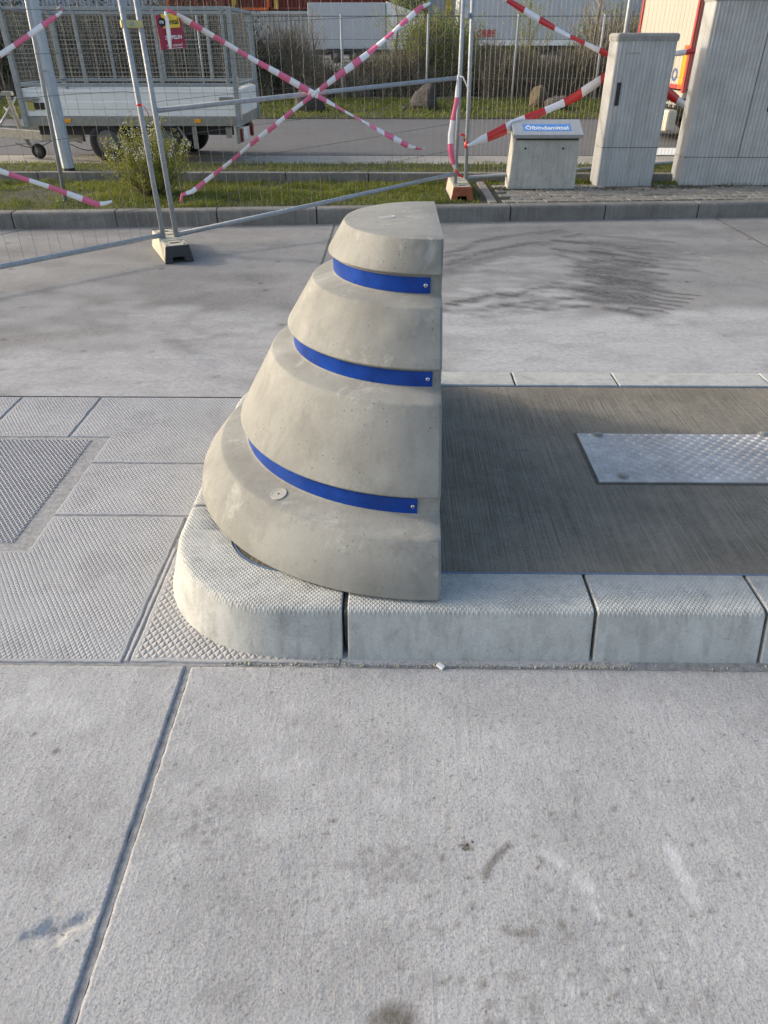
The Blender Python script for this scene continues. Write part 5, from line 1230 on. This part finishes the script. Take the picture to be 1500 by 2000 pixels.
# white lorry body with lettering
YL = 46.
X0, X1, ZT, ZB = yardbox(900, 1215, -60, 88, YL, 2.5)
lo = empty('lorry_trailer', ((X0+X1)/2, YL, .5), label='long white lorry body with small red LOBBE lettering in the far yard', cat='lorry')
mb = MB(); mb.box((X0, YL, ZB), (X1, YL+2.5, ZT)); child(mb.build('body', M['trailergrey'], bevel=.02), lo)
mb = MB(); mb.box((X0, YL-.03, ZB-.02), (X1, YL, ZB+.22)); child(mb.build('sill', M['trailerwhite']), lo)
mb = MB(); mb.box((X0+.3, YL+.2, ZB-.45), (X1-.3, YL+2.3, ZB-.02)); child(mb.build('underframe', M['dark']), lo)
p = GY(945, 65, YL); o = text('lettering', 'LOBBE', M['redtext'], lo, frame((p.x, YL-.05, p.z), (1, 0, 0), (0, 0, 1)), width=1.28, height=.33, shear=.25, bold=.03); o.matrix_parent_inverse = Matrix.Translation(-Vector(lo.location))
for xx in (1000, 1040, 1150):
    p = GY(xx, 110, YL); ty, hb, hl = wheel(p.x, YL+.2, p.z, .48, .25, 1); whl = empty('wheel', (p.x, YL+.2, p.z)); child(whl, lo)
    for q_ in (ty, hb, hl): q_.parent = whl; q_.matrix_parent_inverse = Matrix.Translation(-Vector(whl.location))
# stacked containers and hall behind
def container(x0, x1, z0_, z1_, Y, m, label, rib=.3, extra=None):
    t = empty('container', ((x0+x1)/2, Y, z0_), label=label, cat='container', group='containers stacked behind the yard'); mb = MB(); pts = []; x = x0; k = 0
    while x < x1: pts.append((x, Y+(.0 if k % 4 in (0, 1) else .08))); x += rib/4*(1.4 if k % 2 == 0 else .6); k += 1
    pts += [(x1, Y), (x1, Y+2.4), (x0, Y+2.4)]; mb.prism(pts, z0_, z1_); child(mb.build('corrugated_wall', m), t)
    mb = MB(); mb.box((x0-.03, Y-.06, z1_-.18), (x1+.03, Y+.0, z1_+.02)); mb.box((x0-.03, Y-.06, z0_), (x1+.03, Y, z0_+.16)); 
    for xx in (x0, x1): mb.box((xx-.1, Y-.07, z0_+.16), (xx+.1, Y-.01, z1_-.18))
    child(mb.build('frame', extra or m, bevel=.01), t); return t
YC_ = 62.
a, b = GY(470, 100, YC_), GY(612, 22, YC_); container(a.x, b.x, .6, b.z, YC_, M['palewall'], 'pale stained container behind the bare shrubs, left of the grey trailer')
a, b = GY(330, 22, YC_), GY(520, -40, YC_); container(a.x, b.x, b.z*0+GY(470, 20, YC_).z, GY(470, -70, YC_).z, YC_+.1, M['hallred'], 'dark red container on top behind the mesh cage', extra=M['orangesheet'])
c = GY(522, 20, YC_); d = GY(600, 22, YC_); container(c.x+.25, GY(760, 0, YC_).x, c.z+.03, GY(470, -70, YC_).z, YC_+.1, M['hallred'], 'dark red container on top above the grey box trailer')
mb = MB(); yy_ = YC_-.02
a, b = GY(100, 0, YC_+1), GY(470, 0, YC_+1); container(a.x-8, GY(466, 0, YC_).x, .6, GY(470, 26, YC_).z, YC_+1, M['darkwall'], 'long dark container behind the mesh cage', extra=M['darkwall'])
container(GY(0, 0, YC_).x-8, GY(300, 0, YC_).x, GY(470, 22, YC_).z, GY(470, -80, YC_).z, YC_+1.2, M['bluedoor'], 'grey blue container on top behind the lamp post')
for xx in (540, 458): 
    p = GY(xx, 10, YC_); mb = MB(); mb.box((p.x-.15, YC_-.15, GY(470, 18, YC_).z), (p.x+.15, YC_-.05, GY(470, -70, YC_).z)); 
    o = mb.build('yellow_post', M['dullyellow'], bevel=.01); tag(o, 'yellow upright post before the red container, ' + ('nearer the grey box trailer' if xx == 540 else 'nearer the mesh cage'), 'post', group='yellow uprights')
hall = empty('hall', (6, 76, .6), label='large grey hall with shutters closing the view behind the yard', cat='building')
mb = MB(); mb.box((-6, 78, .3), (60, 90, 11)); child(mb.build('wall', M['bluedoor']), hall)
mb = MB(); mb.box((-45, 78.5, .3), (-6, 90, 10)); child(mb.build('wall', M['hallred']), hall)
p0, p1 = GY(862, 47, 77), GY(905, -30, 77); mb = MB(); z = p0.z
while z < 9: mb.box((p0.x, 77.9-.06, z), (p1.x, 77.98, z+.17)); z += .2
child(mb.build('roller_shutter', M['palewall']), hall)
p = GY(877, 20, 77); mb = MB(); mb.box((p.x-.25, 77.6, p0.z), (p.x+.25, 77.8, 9)); child(mb.build('yellow_stripe', M['dullyellow']), hall)
mb = MB(); a = GY(770, 40, 77); b = GY(838, -40, 77); mb.box((a.x, 77.5, .4), (b.x, 77.95, 9)); child(mb.build('dark_doorway', M['purple']), hall)
# mid-green row in front of hall
for i, (x, y, h, wd) in enumerate(((1.6, 36, 2.8, .9), (2.75, 38, 2.6, .8), (12, 34, 3.2, 2.4), (16, 33, 3.6, 2.6), (9.2, 37, 3.0, 1.6))):
    shrub('shrub', (x, y, .42), h, wd, 200, 120+i, ['green shrub in the yard below the roller shutter', 'green shrub in the yard beside the white trailer nose', 'tall brush in the yard left of the white lorry rear', 'tall brush in the yard behind the wide cabinet', 'tall brush at the end of the lettered lorry body'][i], 'shrub', None, M['willow'], 3200 if i < 2 else 1500, .06, thick=.02)

# lorry rear on the road behind the cabinets
lr = empty('box_lorry', (4.9, 14, .15), label='ivory box lorry with red edges and orange reflective band behind the cabinets', cat='lorry')
A_ = GY(1250, 60, 15.35); Bn = GY(1357, 60, 13.35); ux = Vector((Bn.x-A_.x, Bn.y-A_.y, 0)); Wd = ux.length; ux.normalize(); vy = Vector((-ux.y, ux.x, 0))
if vy.x < 0: vy = -vy
LM = Matrix.Translation((A_.x, A_.y, 0)) @ Matrix((ux, vy, Vector((0, 0, 1)))).transposed().to_4x4()
def LR(mb, name, m, bevel=0): o = child(mb.build(name, m, bevel=bevel), lr); fixn(o); return o
ZL0 = .93
mb = MB(); mb.box((0.03, 0, ZL0), (Wd-.03, 7, 3.6), M=LM); LR(mb, 'body', M['ivory'], .01)
for x in (0, Wd): mb = MB(); mb.box((x-.03, -.02, ZL0-.05), (x+.03, .05, 3.6), M=LM); LR(mb, 'edge_trim', M['trim'])
mb = MB(); mb.box((Wd-.20, -.012, ZL0+.06), (Wd-.06, -.003, 1.46), M=LM); LR(mb, 'reflective_band', M['flu'])
mb = MB(); mb.box((Wd-.20, -.013, 1.46), (Wd-.06, -.003, 1.52), M=LM); mb.box((Wd-.20, -.013, ZL0), (Wd-.06, -.003, ZL0+.06), M=LM); LR(mb, 'reflective_corner', M['flur'])
mb = MB(); mb.box((.1, -.012, ZL0), (Wd-.2, -.003, ZL0+.06), M=LM); LR(mb, 'lower_band', M['trim'])
mb = MB(); mb.box((Wd-.68, -.010, 1.16), (Wd-.50, -.003, 1.38), M=LM); LR(mb, 'warning_sticker', M['yellow'])
mb = MB(); mb.add([LM @ Vector(q) for q in ((Wd-.66, -.012, 1.24), (Wd-.52, -.012, 1.24), (Wd-.59, -.012, 1.36))], [(0, 1, 2)]); child(mb.build('warning_mark', M['ink']), lr)
mb = MB(); n8 = 24; c = (Wd-.38, 1.12)
V = [LM @ Vector((c[0]+math.cos(2*math.pi*k/n8)*r, -.010, c[1]+math.sin(2*math.pi*k/n8)*r)) for r in (.09, .06) for k in range(n8)]
mb.add(V, [(k, (k+1) % n8, n8+(k+1) % n8, n8+k) for k in range(n8)]); child(mb.build('round_logo', M['logo']), lr)
mb = MB(); mb.box((.1, .05, ZL0-.14), (Wd-.1, .3, ZL0-.03), M=LM); LR(mb, 'rear_beam', M['ivory'], .01)
mb = MB(); mb.box((.15, .4, .45), (Wd-.15, 6.5, ZL0-.03), M=LM); LR(mb, 'chassis', M['dark'])
mb = MB(); 
for k in range(9): mb.box((Wd-1.5+k*.15, .02, .66), (Wd-1.46+k*.15, .06, .80), M=LM)
mb.box((.2, .0, .70), (Wd-.15, .05, .735), M=LM); LR(mb, 'guard_bars', M['frame'])
mb = MB(); mb.box((.2, -.06, .30), (Wd-.25, .12, .62), M=LM); LR(mb, 'bumper', M['grill'], .04)
mb = MB(); mb.box((Wd-.95, -.075, .38), (Wd-.55, -.062, .58), M=LM); LR(mb, 'number_plate', M['ivory'], .004)
mb = MB(); mb.box((Wd-.97, -.072, .36), (Wd-.53, -.063, .38), M=LM); mb.box((Wd-.97, -.072, .58), (Wd-.53, -.063, .60), M=LM); mb.box((Wd-.55, -.0725, .38), (Wd-.53, -.063, .58), M=LM); LR(mb, 'plate_frame', M['ink'])
for k, yy in ((0, 1.2), (1, 1.2), (0, 5.6), (1, 5.6)):
    cpt = LM @ Vector((.35 if k == 0 else Wd-.35, yy, .62)); mb = MB(); mb.tube([cpt - ux*.14, cpt + ux*.14], .46, 28); LR(mb, 'wheel', M['tyre'])
